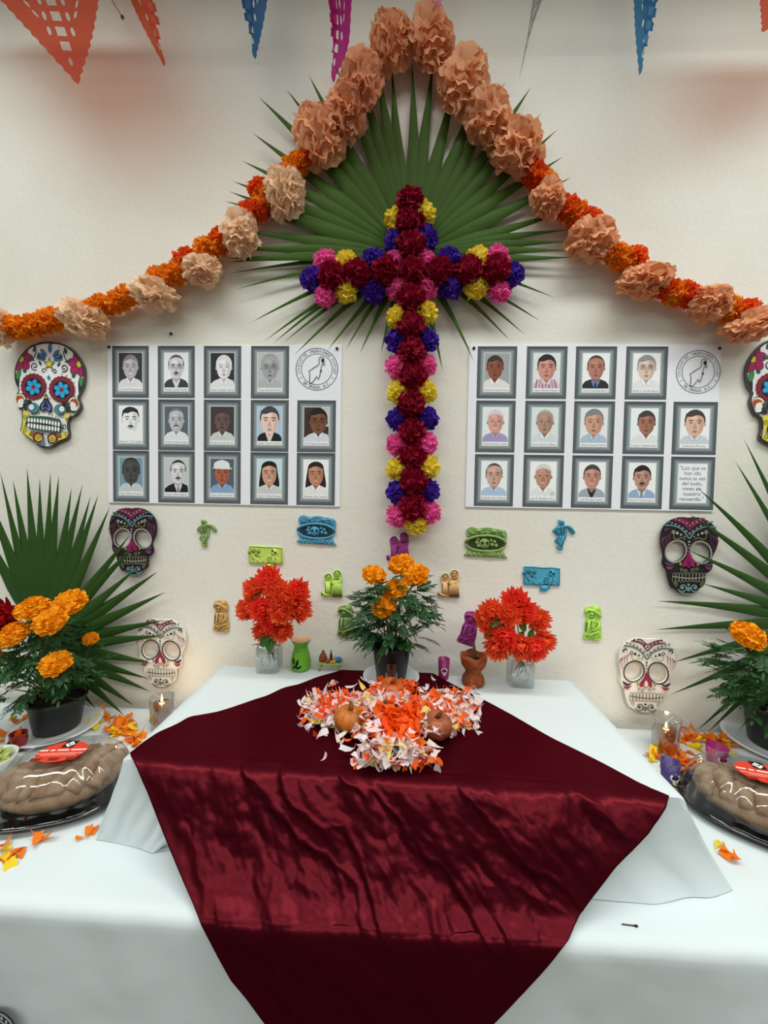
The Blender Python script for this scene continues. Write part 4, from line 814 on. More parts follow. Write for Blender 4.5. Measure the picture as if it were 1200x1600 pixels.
def bouquet(label, base, h, hw, fl, leaves, seed):
    rnd = random.Random(seed); t = thing('artificial_bouquet', label, 'bouquet', (base.x, base.y, base.z+h)); O = V(t.location)
    for i, (x, y, off, r) in enumerate(fl):
        P = W(x, y, off)-O
        a = V((rnd.uniform(-.3, .3)*hw, rnd.uniform(-.3, .3)*hw, 0)); dn = V((rnd.uniform(-.6, .6)*hw, rnd.uniform(-.5, .5)*hw, -h*rnd.uniform(.45, .8)))
        if i < 7: MB().m(mat('4c5c34', .5)).tube(cr([dn, a, lerp(a, P, .5), P-V((0, -.01, .01))], 4, False), .0018, 5).build('stem', t)
        d = P.normalized(); q = (V((0, -1, .35))*.9+V((P.x, P.y*.2, P.z-.15))*5).normalized()
        place('bloom', MUM[i % 3], mumm if i % 3 else mumr, t, P, q.to_track_quat('Z', 'Y').to_euler(), r*(1.5-off)/F)
    for (x, y, off, r, a) in leaves:
        P = W(x, y, off)-O; w = r*(1.5-off)/F
        MB().m(artleaf).grid(lambda u, v: V(((u-.5)*1.1*w*math.sin(PI*min(1, .1+.9*v))*(v < 1), -.006*math.sin(PI*v)-abs(u-.5)*.008, (v-.5)*2*w)), 5, 7).build('leaf', t, P, (rad(-20), rad(a), 0))
    return t
vl = T(421, 1046, ZP); vl.z = ZP+.002
vase('clear square glass vase with a twine bow, left of the green burner', vl, .043, .125, True)
bouquet('bunch of red-orange artificial mums in the left glass vase', vl, .11, .043, [(420, 904, .17, 23), (399, 921, .17, 21), (430, 921, .19, 22), (463, 925, .17, 23), (443, 935, .2, 23), (390, 949, .17, 21), (410, 952, .2, 23), (438, 957, .21, 23), (467, 953, .17, 22), (425, 972, .2, 20), (412, 984, .17, 19), (440, 985, .19, 20), (384, 955, .15, 16)], [(415, 997, .19, 14, 15), (422, 1006, .19, 12, -10), (402, 930, .18, 10, 60), (392, 962, .18, 9, 80), (457, 955, .18, 10, -40), (408, 990, .18, 10, 50)], 3)
vr = T(812, 1068, ZP); vr.z = ZP+.002
vase('clear square glass vase, right of the clay cup', vr, .043, .12, False)
bouquet('bunch of red-orange artificial mums in the right glass vase', vr, .105, .043, [(804, 940, .19, 24), (770, 957, .19, 23), (795, 962, .22, 22), (818, 955, .2, 22), (838, 968, .18, 22), (764, 975, .19, 20), (790, 996, .24, 22), (777, 1010, .22, 23), (812, 1008, .22, 24), (832, 1012, .22, 22), (847, 1000, .18, 21), (755, 962, .17, 15)], [(773, 972, .22, 10, 50), (815, 976, .21, 11, -20), (828, 990, .2, 10, 30), (788, 978, .22, 10, 90), (765, 990, .2, 10, 70), (813, 992, .2, 9, 40)], 5)

# ------------------------------------------------------------------ small things on the platform
def on(px, py, z): p = T(px, py, z); return V((p.x, p.y, z+.0015))
b = on(470, 1045, ZP); t = thing('oil_burner', 'green ceramic oil burner with leaf cut-outs, beside the left vase', 'oil burner', b)
MB().m(mat('6fae34', .4, spec=.4)).lathe([(0, 0), (.034, 0), (.037, .006), (.038, .03), (.033, .055), (.026, .078), (.0245, .086), (.028, .096), (.036, .108), (.036, .112)], 32).build('body', t)
MB().m(mat('d8aa88', .5)).lathe([(.036, .1115), (.034, .1135), (.03, .1105), (.015, .108), (0, .107)], 32).build('dish', t)
A = MB().m(mat('14200e', .8))
for (az, z, r, l) in ((-112, .022, 35, .013), (-98, .034, 12, .016), (-122, .04, -10, .014), (-88, .02, 60, .013)):
    for_ = V((.0385*math.cos(rad(az)), .0385*math.sin(rad(az)), z)); nn = V((math.cos(rad(az)), math.sin(rad(az)), .1)).normalized(); tt = V((-math.sin(rad(az)), math.cos(rad(az)), 0)); uu = nn.cross(tt)
    A.grid(lambda u, v: for_-nn*.0012*abs(u-.5)*2-nn*(.012*max(0, z+ (v-.5)*2*l-.03))+ (tt*math.sin(rad(r))+uu*math.cos(rad(r)))*(v-.5)*2*l+(tt*math.cos(rad(r))-uu*math.sin(rad(r)))*(u-.5)*.012*math.sin(PI*v), 5, 7)
A.blob((-.006, -.0275, .075), (.0025, .002, .0025), 8, 5); A.build('leaf_cut_out', t)
b = on(516, 1046, ZP); t = thing('toy_table', 'tiny painted table crowded with toy dishes, beside the green burner', 'miniature')
t.location = b
MB().m(mat('a8b868', .6)).box((-.046, -.026, .026), (.046, .026, .030)).build('table_top', t, smooth=False)
for x, y in ((-.034, -.02), (.034, -.02), (-.034, .02), (.034, .02)): MB().m(mat('b89858', .6)).tube([V((x*1.1, y, 0)), V((x*.95, y, .027))], .0028, 6).build('leg', t)
MB().m(mat('8a4a24', .45)).lathe([(0, .03), (.013, .03), (.016, .042), (.011, .056), (.005, .064), (.006, .07), (0, .07)], 14, (-.028, 0, 0)).build('jug', t)
MB().m(mat('9a4a28', .5)).lathe([(0, .03), (.007, .03), (.012, .040), (.010, .040), (0, .034)], 14, (-.008, -.012, 0)).build('bowl', t)
MB().m(mat('3c7cb4', .4)).lathe([(0, .03), (.009, .03), (.012, .046), (.010, .047), (0, .036)], 14, (.032, -.006, 0)).build('mug', t)
MB().m(mat('e8e4d4', .4)).lathe([(0, .03), (.006, .03), (.006, .052), (.003, .060), (0, .061)], 12, (.012, .008, 0)).build('bottle', t)
MB().m(mat('503828', .5)).lathe([(0, .03), (.005, .03), (.0055, .05), (.0025, .06), (.0025, .068), (0, .068)], 12, (.001, .01, 0)).build('bottle', t)
mb = MB().m(mat('d8b048', .6))
for x, y in ((.018, -.014), (.008, -.018), (.022, -.004)): mb.blob((x, y, .035), (.006, .006, .005), 8, 6)
mb.build('food', t)
def skull_face(t, r, z, s, hb='ece4dc'):
    A = MB().m(mat(hb, .5)); c = V((0, -r, z))
    def patch(cx, cz, rx, rz, lift, n=12):
        b0 = len(A.v)
        for i in range(n):
            x = cx+rx*math.cos(2*PI*i/n); a = x/(r+lift); A.v.append(V(((r+lift)*math.sin(a), -(r+lift)*math.cos(a), z+cz+rz*math.sin(2*PI*i/n))))
        A.face(*range(b0, b0+n))
    patch(0, .2*s, .9*s, .8*s, .0006); patch(0, -.7*s, .5*s, .5*s, .0007); A.m(mat('1c1418', .6)); patch(-.38*s, .15*s, .27*s, .27*s, .0011); patch(.38*s, .15*s, .27*s, .27*s, .0011); patch(0, -.32*s, .1*s, .14*s, .0011)
    for k in (-1, 0, 1): patch(k*.2*s, -.8*s, .04*s, .2*s, .0011, 6)
    A.build('skull_motif', t, smooth=False)
def shot(label, base, col, r, h, face=True, rot=(0, 0, 0), name='shot_glass', grp=None):
    t = thing(name, label, 'shot glass', base, rot, grp)
    MB().m(mat(col, .35, spec=.5, trans=.25)).lathe([(0, 0), (r*.8, 0), (r*.84, .003), (r, h), (r*.9, h), (r*.78, .009), (0, .008)], 28).build('glass_body', t)
    if face: skull_face(t, r*.93, h*.46, r*.62)
    return t
shot('magenta shot glass with a white skull, right of the centre plate', on(693, 1060, ZP), 'a82a72', .0215, .072)
shot('magenta shot glass with a pale skull, by the right bread box', on(1119, 1195, ZT), 'b42a80', .030, .062)
shot('purple shot glass with a skull, half behind the platform cloth on the right', on(1046, 1226, ZT), '4e3a78', .026, .072)
# clay cup with incense and foam figure on its stick
b = on(739, 1069, ZP); t = thing('clay_cup', 'rough terracotta incense cup, left of the right vase', 'cup', b); rr = random.Random(4)
MB().m(mat('a4582e', .85, h2='8a4624', scale=60, bump=.3, bscale=150)).lathe([(0, 0), (.034, 0), (.040, .008), (.038, .025), (.027, .042), (.028, .05), (.042, .07), (.047, .095), (.046, .105), (.040, .106), (.036, .09), (.02, .07), (0, .066)], 32, fn=lambda p: V((p.x, p.y, p.z+(.004*math.sin(5*math.atan2(p.y, p.x)) if p.z > .09 else 0)))).build('cup_body', t)
mb = MB().m(mat('2a1c18', .9))
for k in range(16): a = k*2.4; q = .006*math.sqrt(k); mb.blob((q*math.cos(a), q*math.sin(a), .083), (.012, .011, .009), 8, 6)
mb.build('charcoal', t)
MB().m(mat('5c4438', .9)).tube([V((0, .0, .08)), V((.002, -.002, .105)), V((-.001, -.003, .15))], [.012, .008, .003], 8).build('incense_cone', t)
foam('foam_charro', 'magenta foam skeleton in a wide hat, tilted above the clay cup', 733, 981, '9c3f8a', CHA, (370, 1300), .122, cha, -14, .12)
# clear votive before the pot
def candle_glass(label, base, r, h, fill, oil, lit, power=0, slices=False):
    t = thing('candle_glass', label, 'candle', base)
    MB().m(glass2).lathe([(0, 0), (r*.86, 0), (r*.9, .003), (r, h-.002), (r*.985, h), (r*.96, h-.002), (r*.86, .012), (0, .011)], 36).build('glass', t)
    if fill:
        MB().m(oil).lathe([(0, .0125), (r*.84, .0125), (r*.85+fill*.1*r/h, .0125+fill), (0, .0125+fill)], 30).build('oil', t)
    zt = .0125+fill
    if slices:
        for k, (x, y, a) in enumerate(((-.3, -.5, 30), (.3, -.35, -30), (0, .4, 60))):
            MB().m(mat('a8a83c', .6, h2='6a7a28', scale=90)).lathe([(0, -.0015), (r*.45, -.0015), (r*.45, .0015), (0, .0015)], 18).build('lime_slice', t, (x*r, y*r, .0125+fill*(.4+.12*k)), (rad(60), rad(a), 0))
    wf = MB().m(mat('e8dcc4', .5)).lathe([(0, zt), (.009, zt), (.009, zt+.003), (0, zt+.003)], 14).build('wick_float', t)
    MB().m(mat('3a2c20', .8)).tube([V((0, 0, zt)), V((.001, 0, zt+.013))], .001, 5).build('wick', wf)
    if lit:
        MB().m(emit('flame', 'ffd890', 14)).lathe([(0, zt+.008), (.0026, zt+.010), (.0036, zt+.014), (.0026, zt+.020), (.0007, zt+.026), (0, zt+.027)], 12).build('flame', t)
        l = bpy.data.lights.new('candle_flame', 'POINT'); l.energy = power; l.color = (1, .62, .3); l.shadow_soft_size = .006
        lo = bpy.data.objects.new('candle_flame', l); COL.objects.link(lo); lo.parent = t; lo.location = (0, 0, zt+.05)
    return t
amber = clear('amber_oil', (.62, .34, .10, 1), .05, .05, .3, '8a5a20', .16)
candle_glass('small clear votive glass with a wick, in front of the centre pot', on(611, 1073, ZP), .026, .088, .012, clear('wax', (.9, .88, .8, 1), .2, .05, .2, 'd8d0c0', .3), False)
candle_glass('lit oil candle glass with lime slices, left of the platform', on(253, 1137, ZT), .041, .115, .074, amber, True, .30, True)
candle_glass('lit oil candle glass with amber oil, right of the platform', on(1039, 1176, ZT), .043, .125, .066, amber, True, .25)
def scrap(seed, L=.03, w=.012):
    rnd = random.Random(seed); b = rnd.uniform(-.6, .8); tw = rnd.uniform(-.8, .8)
    def g(u, v):
        c = (u-.5)*2; ww = w*(1-.85*v*v)*(.55+.45*math.sin(PI*min(1, v+.25)))
        return V((c*ww*math.cos(tw*v), (v-.5)*L, .002+b*L*(v-.5)**2*2+c*ww*math.sin(tw*v)*.6+abs(c)*ww*.3))
    return MB().m(mat('808080')).grid(g, 3, 5).mesh('paper_petal')
SCR0 = scrap(3, .032, .010)
# red clay skull candle at left
b = on(29, 1172, ZT); t = thing('skull_candle', 'small dark red skull-shaped candle with a wick, near the left bread', 'candle', b)
red_ = mat('8e2018', .3, spec=.5, trans=.15)
sk_ = MB().m(red_).lathe([(0, 0), (.017, 0), (.020, .004), (.0185, .016), (.0225, .024), (.0245, .036), (.0225, .046), (.0245, .056), (.0225, .057), (.019, .046), (0, .044)], 28, fn=lambda p: V((p.x*(1+.08*math.cos(2*math.atan2(p.y, p.x))), p.y, p.z))).build('skull_cup', t)
mb = MB().m(mat('3c0a0a', .5))
for x in (-.009, .009): mb.blob((x, -.0225, .034), (.006, .004, .007), 10, 6)
for k in range(5): mb.tube([V((-.010+k*.005, -.0200, .007)), V((-.010+k*.005, -.0190, .016))], .001, 4)
mb.build('eye_socket', sk_); MB().m(mat('5a1410', .3)).lathe([(0, .045), (.019, .045), (.02, .0475), (0, .048)], 20).build('wax', t)
MB().m(mat('e8d8c0')).tube([V((0, 0, .047)), V((.003, 0, .066))], .0016, 5).build('wick', t)
sc_ = link('paper_petal', SCR0, None, (b.x+.004, b.y, b.z+.062), (rad(70), .2, .4), 1.0); sc_.material_slots[0].link = 'OBJECT'; sc_.material_slots[0].material = mat('e8541c', .7, trans=.3); tag(sc_, 'orange paper petal standing in the small red skull candle', 'paper petal')

# ------------------------------------------------------------------ pumpkins and paper petals
def pumpkin(label, px, py, z, r, col, c2, grp='small pumpkins on the petal cross'):
    b = T(px, py, z); t = thing('pumpkin', label, 'pumpkin', (b.x, b.y, z), (rad(8), 0, random.uniform(0, 3)), grp)
    def f(p):
        a = math.atan2(p.y, p.x); k = 1-.10*abs(math.sin(4*a))**3*(1)*1; rr = math.hypot(p.x, p.y)/r
        return V((p.x*(.9+.1*abs(math.cos(4*a))), p.y*(.9+.1*abs(math.cos(4*a))), p.z-.35*r*max(0, 1-rr*1.8)*(1 if p.z > 0 else -.4)))
    MB().m(mat(col, .42, h2=c2, scale=25, spec=.45)).blob((0, 0, r*.78), (r, r, r*.80), 64, 16, fn=f).build('rind', t)
    MB().m(mat(sh(c2, .75), .6)).tube([V((0, 0, r*1.22)), V((r*.05, -r*.05, r*1.5)), V((r*.22, -r*.1, r*1.72))], [r*.2, r*.13, r*.10], 7).build('stem', t)
    return t
pumpkin('orange glazed mini pumpkin on the left side of the petal cross', 543, 1143, ZP+.010, .044, 'c06a1e', '9a5418')
pumpkin('brown-red mini pumpkin on the right side of the petal cross', 681, 1150, ZP+.010, .043, 'a0532e', '7c4428')
pumpkin('dull orange mini pumpkin half buried at the back of the petal cross', 610, 1094, ZP+.012, .045, 'c05a24', 'a04a1c')
pumpkin('small black pumpkin half buried near the front of the petal cross', 618, 1190, ZP+.012, .030, '2c2828', '3c3430')
SCR = [scrap(i, .022+.009*(i % 3), .0065+.002*(i % 2)) for i in range(6)]
WHT = mat('f2eef0', .7, trans=.3, h2='f4dcd8', mode='island'); ORP = mat('f8500e', .7, trans=.3, h2='f86c10', mode='island'); YLP = mat('f4d43c', .7, trans=.3, h2='e8e0a0', mode='island'); PKP = mat('f6c0b0', .7, trans=.3, h2='f8dcd2', mode='island')
tcross = thing('petal_cross', 'cross-shaped heap of white and orange paper petals on the satin cloth', 'petal heap', T(612, 1135, ZP+.005)); O = V(tcross.location)
ctr_px = [((470, 1118), (560, 1118), 18, 'l'), ((660, 1118), (748, 1125), 18, 'r'), ((610, 1072), (612, 1120), 22, 't'), ((612, 1130), (622, 1200), 34, 'b')]
rnd = random.Random(12)
buckets = {'white': [], 'orange': [], 'yellow': [], 'pale': []}
def zone(x, y):                               # chance of white / orange by place in the cross
    if 590 < x < 655 and (1060 < y < 1092 or 1110 < y < 1165): return 'orange'
    if (495 < x < 545 or 670 < x < 705) and 1085 < y < 1125: return rnd.choice(('orange', 'orange', 'white'))
    return rnd.choices(('white', 'pale', 'orange', 'yellow'), (5, 2.0, 2.2, .9))[0]
arms = []
for k in range(3000):
    q = rnd.random()
    if q < .22: x, y = rnd.triangular(466, 580, 520), rnd.gauss(1112, 13); H = .045*(x-455)/90
    elif q < .44: x, y = rnd.triangular(650, 752, 700), rnd.gauss(1117, 14); H = .045*(762-x)/90
    elif q < .62: x, y = rnd.gauss(611, 17), rnd.uniform(1074, 1110); H = .055
    else: x, y = rnd.gauss(614, 30), rnd.uniform(1100, 1218); H = .06 if y < 1175 else .06*(1228-y)/55
    H = max(.004, min(.065, H)); p = T(x, y, ZP+.008)
    if p.y < -.605: continue
    p.z = ZP+.008+H*rnd.random()**.7
    # lifted petals move back so the heap keeps its footprint
    p2 = T(x, y, p.z); p.x, p.y = p2.x*.6+p.x*.4, p2.y*.6+p.y*.4
    buckets[zone(x, y)].append(p)
for nm, m_ in (('white', WHT), ('orange', ORP), ('yellow', YLP), ('pale', PKP)):
    mb = MB().m(m_)
    for p in buckets[nm]:
        s = rnd.uniform(.75, 1.25); M = Matrix.Translation(p-O) @ Euler((rnd.uniform(-.7, 1.2), rnd.uniform(-.7, .7), rnd.uniform(0, 6.28))).to_matrix().to_4x4() @ Matrix.Scale(s, 4)
        mb.add_mesh(SCR[rnd.randrange(6)], M)
    o = mb.build('paper_petals', tcross); o['kind'] = 'stuff'; o['label'] = nm+' paper petals'
# loose scraps on the long table
def litter(spots, label, grp, m_):
    for (x, y, s) in spots:
        p = T(x, y, ZT+.002); o = link('paper_petal', SCR[rnd.randrange(6)], None, (p.x, p.y, ZT+.004), (rnd.uniform(-.15, .15), rnd.uniform(-.15, .15), rnd.uniform(0, 6.28)), s*1.15)
        o.material_slots[0].link = 'OBJECT'; o.material_slots[0].material = m_; tag(o, label, 'paper petal', grp)
def spread(cx, cy, rx, ry, n): return [(rnd.gauss(cx, rx), rnd.gauss(cy, ry), rnd.uniform(.9, 1.5)) for _ in range(n)]
ORL = mat('f46a10', .7, h2='f08a1c', mode='island', trans=.25); YLL = mat('f2d22c', .7, trans=.25)
litter(spread(188, 1136, 15, 8, 40)+spread(215, 1160, 11, 6, 20)+[(162, 1109, 1.1)], 'orange paper petal scattered between the left bread and the candle', 'orange petals by the left bread', ORL)
litter(spread(200, 1145, 18, 8, 8)+spread(145, 1136, 6, 4, 5)+spread(218, 1152, 8, 5, 4), 'yellow paper petal scattered between the left bread and the candle', 'yellow petals by the left bread', YLL)
litter([(45, 1118, 1.6), (38, 1124, 1.3), (30, 1128, 1.2), (52, 1112, 1.2), (8, 1153, 1.6), (16, 1146, 1.2), (3, 1160, 1.2), (25, 1133, 1)], 'orange paper petal lying left of the left marigold plate', 'orange petals by the left plate', ORL)
litter([(20, 1122, 1.1), (60, 1118, 1.0)], 'yellow paper petal lying left of the left marigold plate', 'yellow petals by the left plate', YLL)
litter([(138, 1306, 1.25), (147, 1300, 1.0), (126, 1312, .8), (57, 1320, 1.5), (64, 1314, 1.2), (26, 1332, 1.5), (32, 1336, 1.2), (10, 1322, 1.2)], 'orange paper petal lying in front of the left bread box', 'orange petals in front of the left bread', ORL)
litter([(8, 1343, 1.3), (15, 1348, 1.3), (3, 1330, 1.0), (22, 1342, .9)], 'yellow paper petal lying in front of the left bread box', 'yellow petals in front of the left bread', YLL)
litter(spread(1056, 1190, 16, 8, 34)+spread(1078, 1155, 14, 5, 22)+spread(1128, 1160, 12, 5, 14)+[(1020, 1182, 1.3), (1108, 1152, 1.2)], 'orange paper petal scattered round the right candle and bread box', 'orange petals on the right of the table', ORL)
litter(spread(1028, 1187, 8, 5, 5)+spread(1095, 1166, 7, 4, 6)+spread(1140, 1178, 6, 4, 4)+[(1064, 1236, 1.2), (1066, 1240, 1.0), (1122, 1322, 1.2)], 'yellow paper petal scattered round the right candle and bread box', 'yellow petals on the right of the table', YLL)
litter([(1140, 1338, 1.6), (1150, 1345, 1.4), (1132, 1330, 1.2)], 'orange paper petal under the front of the right bread box', 'orange petals under the right bread box', ORL)

# ------------------------------------------------------------------ breads in clear boxes
plast = clear('clear_plastic', (.93, .92, .90, 1), .05, .05, .42)
def bread_box(side, base, ang, L, Wd, h, lab_b, lab_c):
    c = thing('bread_box', lab_c, 'food container', base, (0, 0, ang))
    el = lambda a, k, e=2.6: (L*k*math.copysign(abs(math.cos(a))**(2/e), math.cos(a)), Wd*k*math.copysign(abs(math.sin(a))**(2/e), math.sin(a)))
    def ringgrid(mb, secs, n=56):
        mb.grid(lambda u, v: (lambda q: (*el(2*PI*u, q[0]), q[1]))(secs[int(round(v*(len(secs)-1)))]), n, len(secs), cu=True); return mb
    tray = ringgrid(MB().m(mat('121214', .25, spec=.6)), [(.02, .003), (.86, .003), (.9, .006), (.97, .018), (1.06, .020), (1.07, .016), (1.0, .012), (.92, 0), (.02, 0)]); tray.build('tray', c)
    secs = [(1.03, .0215), (.985, .026), (.975, .045), (.93, .075), (.84, .105), (.72, .126), (.60, .138), (.50, .141), (.3, .141), (.01, .141)]
    lid = MB().m(plast)
    n = 64
    def lf(u, v):
        q = secs[int(round(v*(len(secs)-1)))]; a = 2*PI*u; rip = 1+(.018*math.sin(22*a) if .03 < q[1] < .13 else 0); x, y = el(a, q[0]*rip); return x, y, q[1]*h/.141
    lid.grid(lf, 110, len(secs), cu=True); lid.build('clear_lid', c)
    A = Art(lambda p: p, h+.0015)
    A.ell(0, 0, L*.38, Wd*.36, 'd8402c', 0, 32); A.poly([(-.016, .048), (.016, .048), (.016, .016), (-.016, .016)], '241c1e'); A.poly([(0, .045), (.013, .032), (0, .019), (-.013, .032)], 'f0e8e4'); A.stroke([(-.006, .036), (0, .030), (.006, .036)], .003, '241c1e')
    [A.stroke([(x, .006), (x+w, .006)], .006, 'f4d8cc', False, 0) for x, w in ((-.062, .022), (-.034, .012), (-.016, .030), (.02, .040))]; A.stroke([(-.06, -.008), (.06, -.008)], .0022, 'f0c4b4', False, 0); A.stroke([(-.045, -.015), (.045, -.015)], .002, 'f0c4b4', False, 0)
    for k in (-1, 0, 1): A.poly([(k*.045-.014, -.026), (k*.045+.014, -.026), (k*.045+.012, -.038), (k*.045-.012, -.038)], '8a2018')
    lb = A.build('printed_label', c, smooth=False); lb.rotation_euler = (0, 0, -ang*.6)
    # braided loaf
    bl = thing('sweet_bread', lab_b, 'bread', (base.x, base.y, base.z+.004), (0, 0, ang))
    def loaf(p):
        s = fbm(p.x*14, p.y*14, p.z*14)*.005
        return p*(1+s/.1)
    crust = mat('8a7058', .85, h2='a38c76', scale=26, lo=.35, hi=.65, bump=.4, bscale=90, bdist=.004)
    mb = MB().m(crust); mb.blob((0, 0, .048*h/.141), (L*.86, Wd*.84, .052*h/.141), 48, 20, fn=lambda p: loaf(p)); mb.build('loaf', bl)
    for k in range(7):
        x0 = -L*.66+k*L*.22; pts = []
        for i in range(9):
            q = i/8; y = Wd*(-.74+1.48*q); zz = .05+.058*math.sqrt(max(0, 1-(abs(y)/(Wd*.9))**2))*math.sqrt(max(.05, 1-(x0/(L*.92))**2)); pts.append(V((x0+L*.12*(q-.5)+.006*math.sin(q*9+k), y*math.sqrt(max(.1, 1-(x0/(L*.95))**2)), zz*h/.141-.004)))
        mb = MB().m(crust).tube(cr(pts, 3, False), [.029*h/.141*(1-.6*abs(j/24-.5))*(1+.25*fbm(j*.5, k*3)) for j in range(25)], 12)
        for v in mb.v: v.z -= .010; v += V((fbm(v.x*22, v.y*22, k), fbm(v.x*22, v.y*22, k+9), .9*fbm(v.x*30, v.y*30, k+4)))*.007
        mb.build('dough_strand', bl)
    return c
bb = T(98, 1245, ZT); bb.z = ZT+.0035
bread_box('l', bb, rad(18), .165, .125, .125, 'braided sugared loaf inside the left clear box', 'clear lidded box on a black tray with a red label, left of the platform')
bb = T(1192, 1282, ZT); bb.z = ZT+.0035
bread_box('r', bb, rad(-34), .175, .125, .125, 'braided sugared loaf inside the right clear box', 'clear lidded box on a black tray with a red label, right of the platform')
# bowl at the left edge
b = on(-12, 1206, ZT); t = thing('bowl', 'small pale bowl of green slices cut off by the left edge', 'bowl', b)
MB().m(mat('d4d8d0', .35)).lathe([(0, 0), (.032, 0), (.036, .004), (.055, .03), (.06, .045), (.057, .045), (.05, .03), (.03, .008), (0, .006)], 32).build('bowl_body', t)
for k in range(6): MB().m(mat('8aa048', .6, h2='b8bc70', scale=60)).lathe([(0, -.002), (.02, -.002), (.022, 0), (.02, .002), (0, .002)], 16).build('green_slice', t, (.026*math.cos(k*1.1), .026*math.sin(k*1.1), .038+.002*k), (rad(25*math.sin(k)), rad(25*math.cos(k*2)), 0))

# ------------------------------------------------------------------ paper flags
def flag_holes():
    H = []
    def e(x, y, rx, ry, r=0): H.append([(x+rx*math.cos(2*PI*i/10)*math.cos(r)-ry*math.sin(2*PI*i/10)*math.sin(r), y+rx*math.cos(2*PI*i/10)*math.sin(r)+ry*math.sin(2*PI*i/10)*math.cos(r)) for i in range(10)])
    e(.0, .13, .008, .026)
    for k in range(9):
        y = .22+k*.085; hx = .0
        H.append([(hx-.022, y-.026), (hx+.022, y-.026), (hx+.022, y+.026), (hx-.022, y+.026)])
        for sg in (-1, 1):
            if k: e(sg*.055, y, .009, .026)
    for sg in (-1, 1):
        for k in range(6): e(sg*(.095+.012*(k % 2)+.022*k*.55), .40+k*.055, .006, .024, -sg*.5)
        for k in range(6): e(sg*(.14+.02*k), .56+k*.05, .007, .022, -sg*.9)
        for k in range(4): e(sg*(.11+.03*k), .76+.02*k, .010, .03, sg*.4)
        for k in range(4): e(sg*(.12+.055*k), .90-.006*k, .016, .028, sg*.8)
    out = []                                  # keep only holes that stay clear of each other and of the rim
    for h in H:
        ok = all(abs(p[0]) < .5*p[1]-.014 and p[1] < .985 for p in h)
        for g in out:
            if min((p[0]-q[0])**2+(p[1]-q[1])**2 for p in h for q in g) < .012**2: ok = False
            elif min(p[0] for p in h) < max(q[0] for q in g) and max(p[0] for p in h) > min(q[0] for q in g) and min(p[1] for p in h) < max(q[1] for q in g) and max(p[1] for p in h) > min(q[1] for q in g) and abs(sum(p[0] for p in h)/len(h)-sum(q[0] for q in g)/len(g)) < .02: ok = False
        if ok: out.append(h)
    return out
FLG = None
def flag(label, tip, l0, r0_, col, off, spin, wave, top=-150, half=.19, fold=0):
    global FLG
    if FLG is None:
        ed = []
        n = 40
        for i in range(n+1): y = i/n; ed.append((-.5*y-(.006 if i % 2 else -.003*(i > 1)), y))
        for i in range(n, 0, -1): y = i/n; ed.append((.5*y+(.006 if i % 2 else -.003*(i > 1)), y))
        FLG = plate_mesh('flag_sheet', [ed]+flag_holes(), 0, mat('808080'))
        bm = bmesh.new(); bm.from_mesh(FLG)
        for k in range(1, 16): bmesh.ops.bisect_plane(bm, geom=bm.verts[:]+bm.edges[:]+bm.faces[:], plane_co=(0, k/16, 0), plane_no=(0, 1, 0))
        for k in range(-5, 6): bmesh.ops.bisect_plane(bm, geom=bm.verts[:]+bm.edges[:]+bm.faces[:], plane_co=(k/12, 0, 0), plane_no=(1, 0, 0))
        bmesh.ops.triangulate(bm, faces=bm.faces[:]); bm.to_mesh(FLG); bm.free()
    tx, ty = tip; k = (ty-top)/ty
    Pt, Pl, Pr = W(tx, ty, off), W(tx+(l0-tx)*k, top, off), W(tx+(r0_-tx)*k, top, off)
    wv = (Pr-Pl).length; dd = math.sqrt(max(0, (2*half)**2-wv*wv))/2
    Pl = W(tx+(l0-tx)*k, top, off+dd*spin); Pr = W(tx+(r0_-tx)*k, top, off-dd*spin)
    mid = (Pl+Pr)/2
    t = tag(link('paper_flag', None, None, mid), label, 'paper flag', 'cut-paper flags overhead')
    me = FLG.copy(); n = (Pr-Pl).cross(Pt-mid).normalized()
    for v in me.vertices:
        x, y = v.co.x, v.co.y; dn = 0
        if fold:                              # side flap creased over, leaving a ragged stepped edge
            c = .10*y+.02
            if x*fold > c: dn = -.10*(x*fold-c); x = fold*(c-(x*fold-c)*.75)
            x -= fold*.12*y
        p = Pt+(mid-Pt)*y+(Pr-Pl)*x + n*wave*math.sin(y*5+x*6)*y*(1-y)*2 + n*(wave*.5*math.sin(x*16)*y+dn)
        v.co = p-mid
    m_ = mat(col, .5, trans=.4, spec=.2, clearf=.5); me.materials.clear(); me.materials.append(m_)
    link('sheet', me, t); 
    return Pl, Pr
FL_ = [('wide orange cut-paper flag at the top left corner', (122, 132), 2, 156, 'c03410', .26, 1, .01), ('narrow twisted orange cut-paper flag beside the wide one', (257, 104), 207, 268, 'c04020', .26, -1, .03, -150, .19, 1), ('blue cut-paper flag left of the pink one', (399, 93), 346, 411, '1a4c84', .26, 1, .03, -150, .19, -1), ('magenta cut-paper flag hanging over the palm tips', (521, 130), 479, 549, 'a8106c', .26, -1, .03, -150, .19, -1), ('sliver of a pink flag before the topmost rosette', (684, 14), 680, 690, 'e884a8', .26, 1, .01), ('thin grey cut-paper flag seen edge-on', (811, 123), 836, 846, '8a8c88', .26, 1, .01), ('teal blue cut-paper flag at the upper right', (999, 118), 994, 1060, '24689a', .26, -1, .03, -150, .19, 1), ('orange cut-paper flag touching the right edge', (1191, 51), 1188, 1262, 'c03410', .26, 1, .02)]
ends = []
for a in FL_:
    ends += list(flag(*a))
sp = sorted([(p.x, p.y, p.z) for p in ends]); zz = sum(p[2] for p in sp)/len(sp)
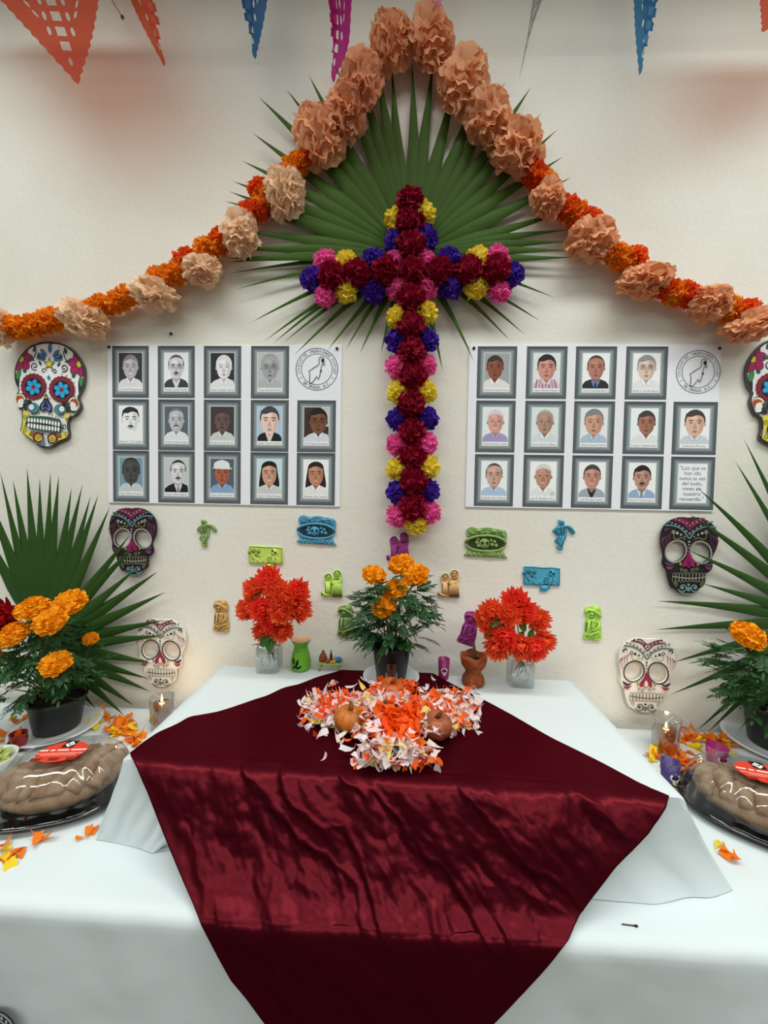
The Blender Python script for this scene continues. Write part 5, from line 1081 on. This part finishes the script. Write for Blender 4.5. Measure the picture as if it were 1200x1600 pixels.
MB().m(mat('e8e8e0')).tube([V((-2.4, -.26, W(600, -150, .26).z+.05))]+[V((x, -.26, W(600, -150, .26).z+.012)) for x in [-1.8+.3*i for i in range(13)]]+[V((2.4, -.26, W(600, -150, .26).z+.05))], .0022, 5).build('flag_cord')
tag(bpy.data.objects['flag_cord'], 'white cord carrying the cut-paper flags overhead', 'cord')
# cord tied to a pin on the wall
p0 = W(192, 28, .006)
MB().m(mat('6a6862', .6)).tube(cr([p0, W(182, 12, .1), W(170, -8, .2), W(150, -45, .42)], 4, False), .0016, 5).build('tie_cord'); tag(bpy.data.objects['tie_cord'], 'dark thin cord running up from a wall pin at the top left', 'cord')
for (x, y, lb) in ((192, 28, 'dark wall pin holding the cord at the top left'), (650, 26, 'dark wall pin between the two topmost rosettes'), (268, 522, 'small dark wall pin above the left photo board')):
    o = MB().m(mat('26262a', .4)).blob((0, -.004, 0), (.006, .005, .006), 10, 6).build('wall_pin', None, W(x, y, 0)); tag(o, lb, 'pin')
# spent match and printed roundel on the cloth front
p = on(985, 1449, ZT); t = thing('spent_match', 'spent match lying near the front edge of the white tablecloth', 'match', (p.x, p.y, ZT+.004), (0, 0, rad(-6)))
MB().m(mat('4a4440', .8)).tube([V((-.016, 0, 0)), V((.008, .001, 0))], .0011, 5).build('stick', t); MB().m(mat('201c1c', .9)).blob((.011, .001, 0), (.004, .0022, .0022), 8, 6).build('match_head', t)
d = ray(-8, 1612); pr = CAMP+d*((YF-.022-CAMP.y)/d.y)
t = thing('fabric_roundel', 'dark grey and white round printed patch at the bottom left corner', 'patch', pr, wallrot(0))
A = Art(lambda p: p, .0005); A.ell(0, 0, .048, .048, '3a3e46', 0, 40); A.ring(0, 0, .041, .041, .003, 'c8ccd0', 0, 36); A.ring(0, 0, .027, .027, .0025, 'c8ccd0', 0, 30)
for k in range(18): a = rad(20*k); A.stroke([(.031*math.cos(a), .031*math.sin(a)), (.037*math.cos(a+.1), .037*math.sin(a+.1))], .004, 'c8ccd0', False, 0)
A.build('print', t, smooth=False)
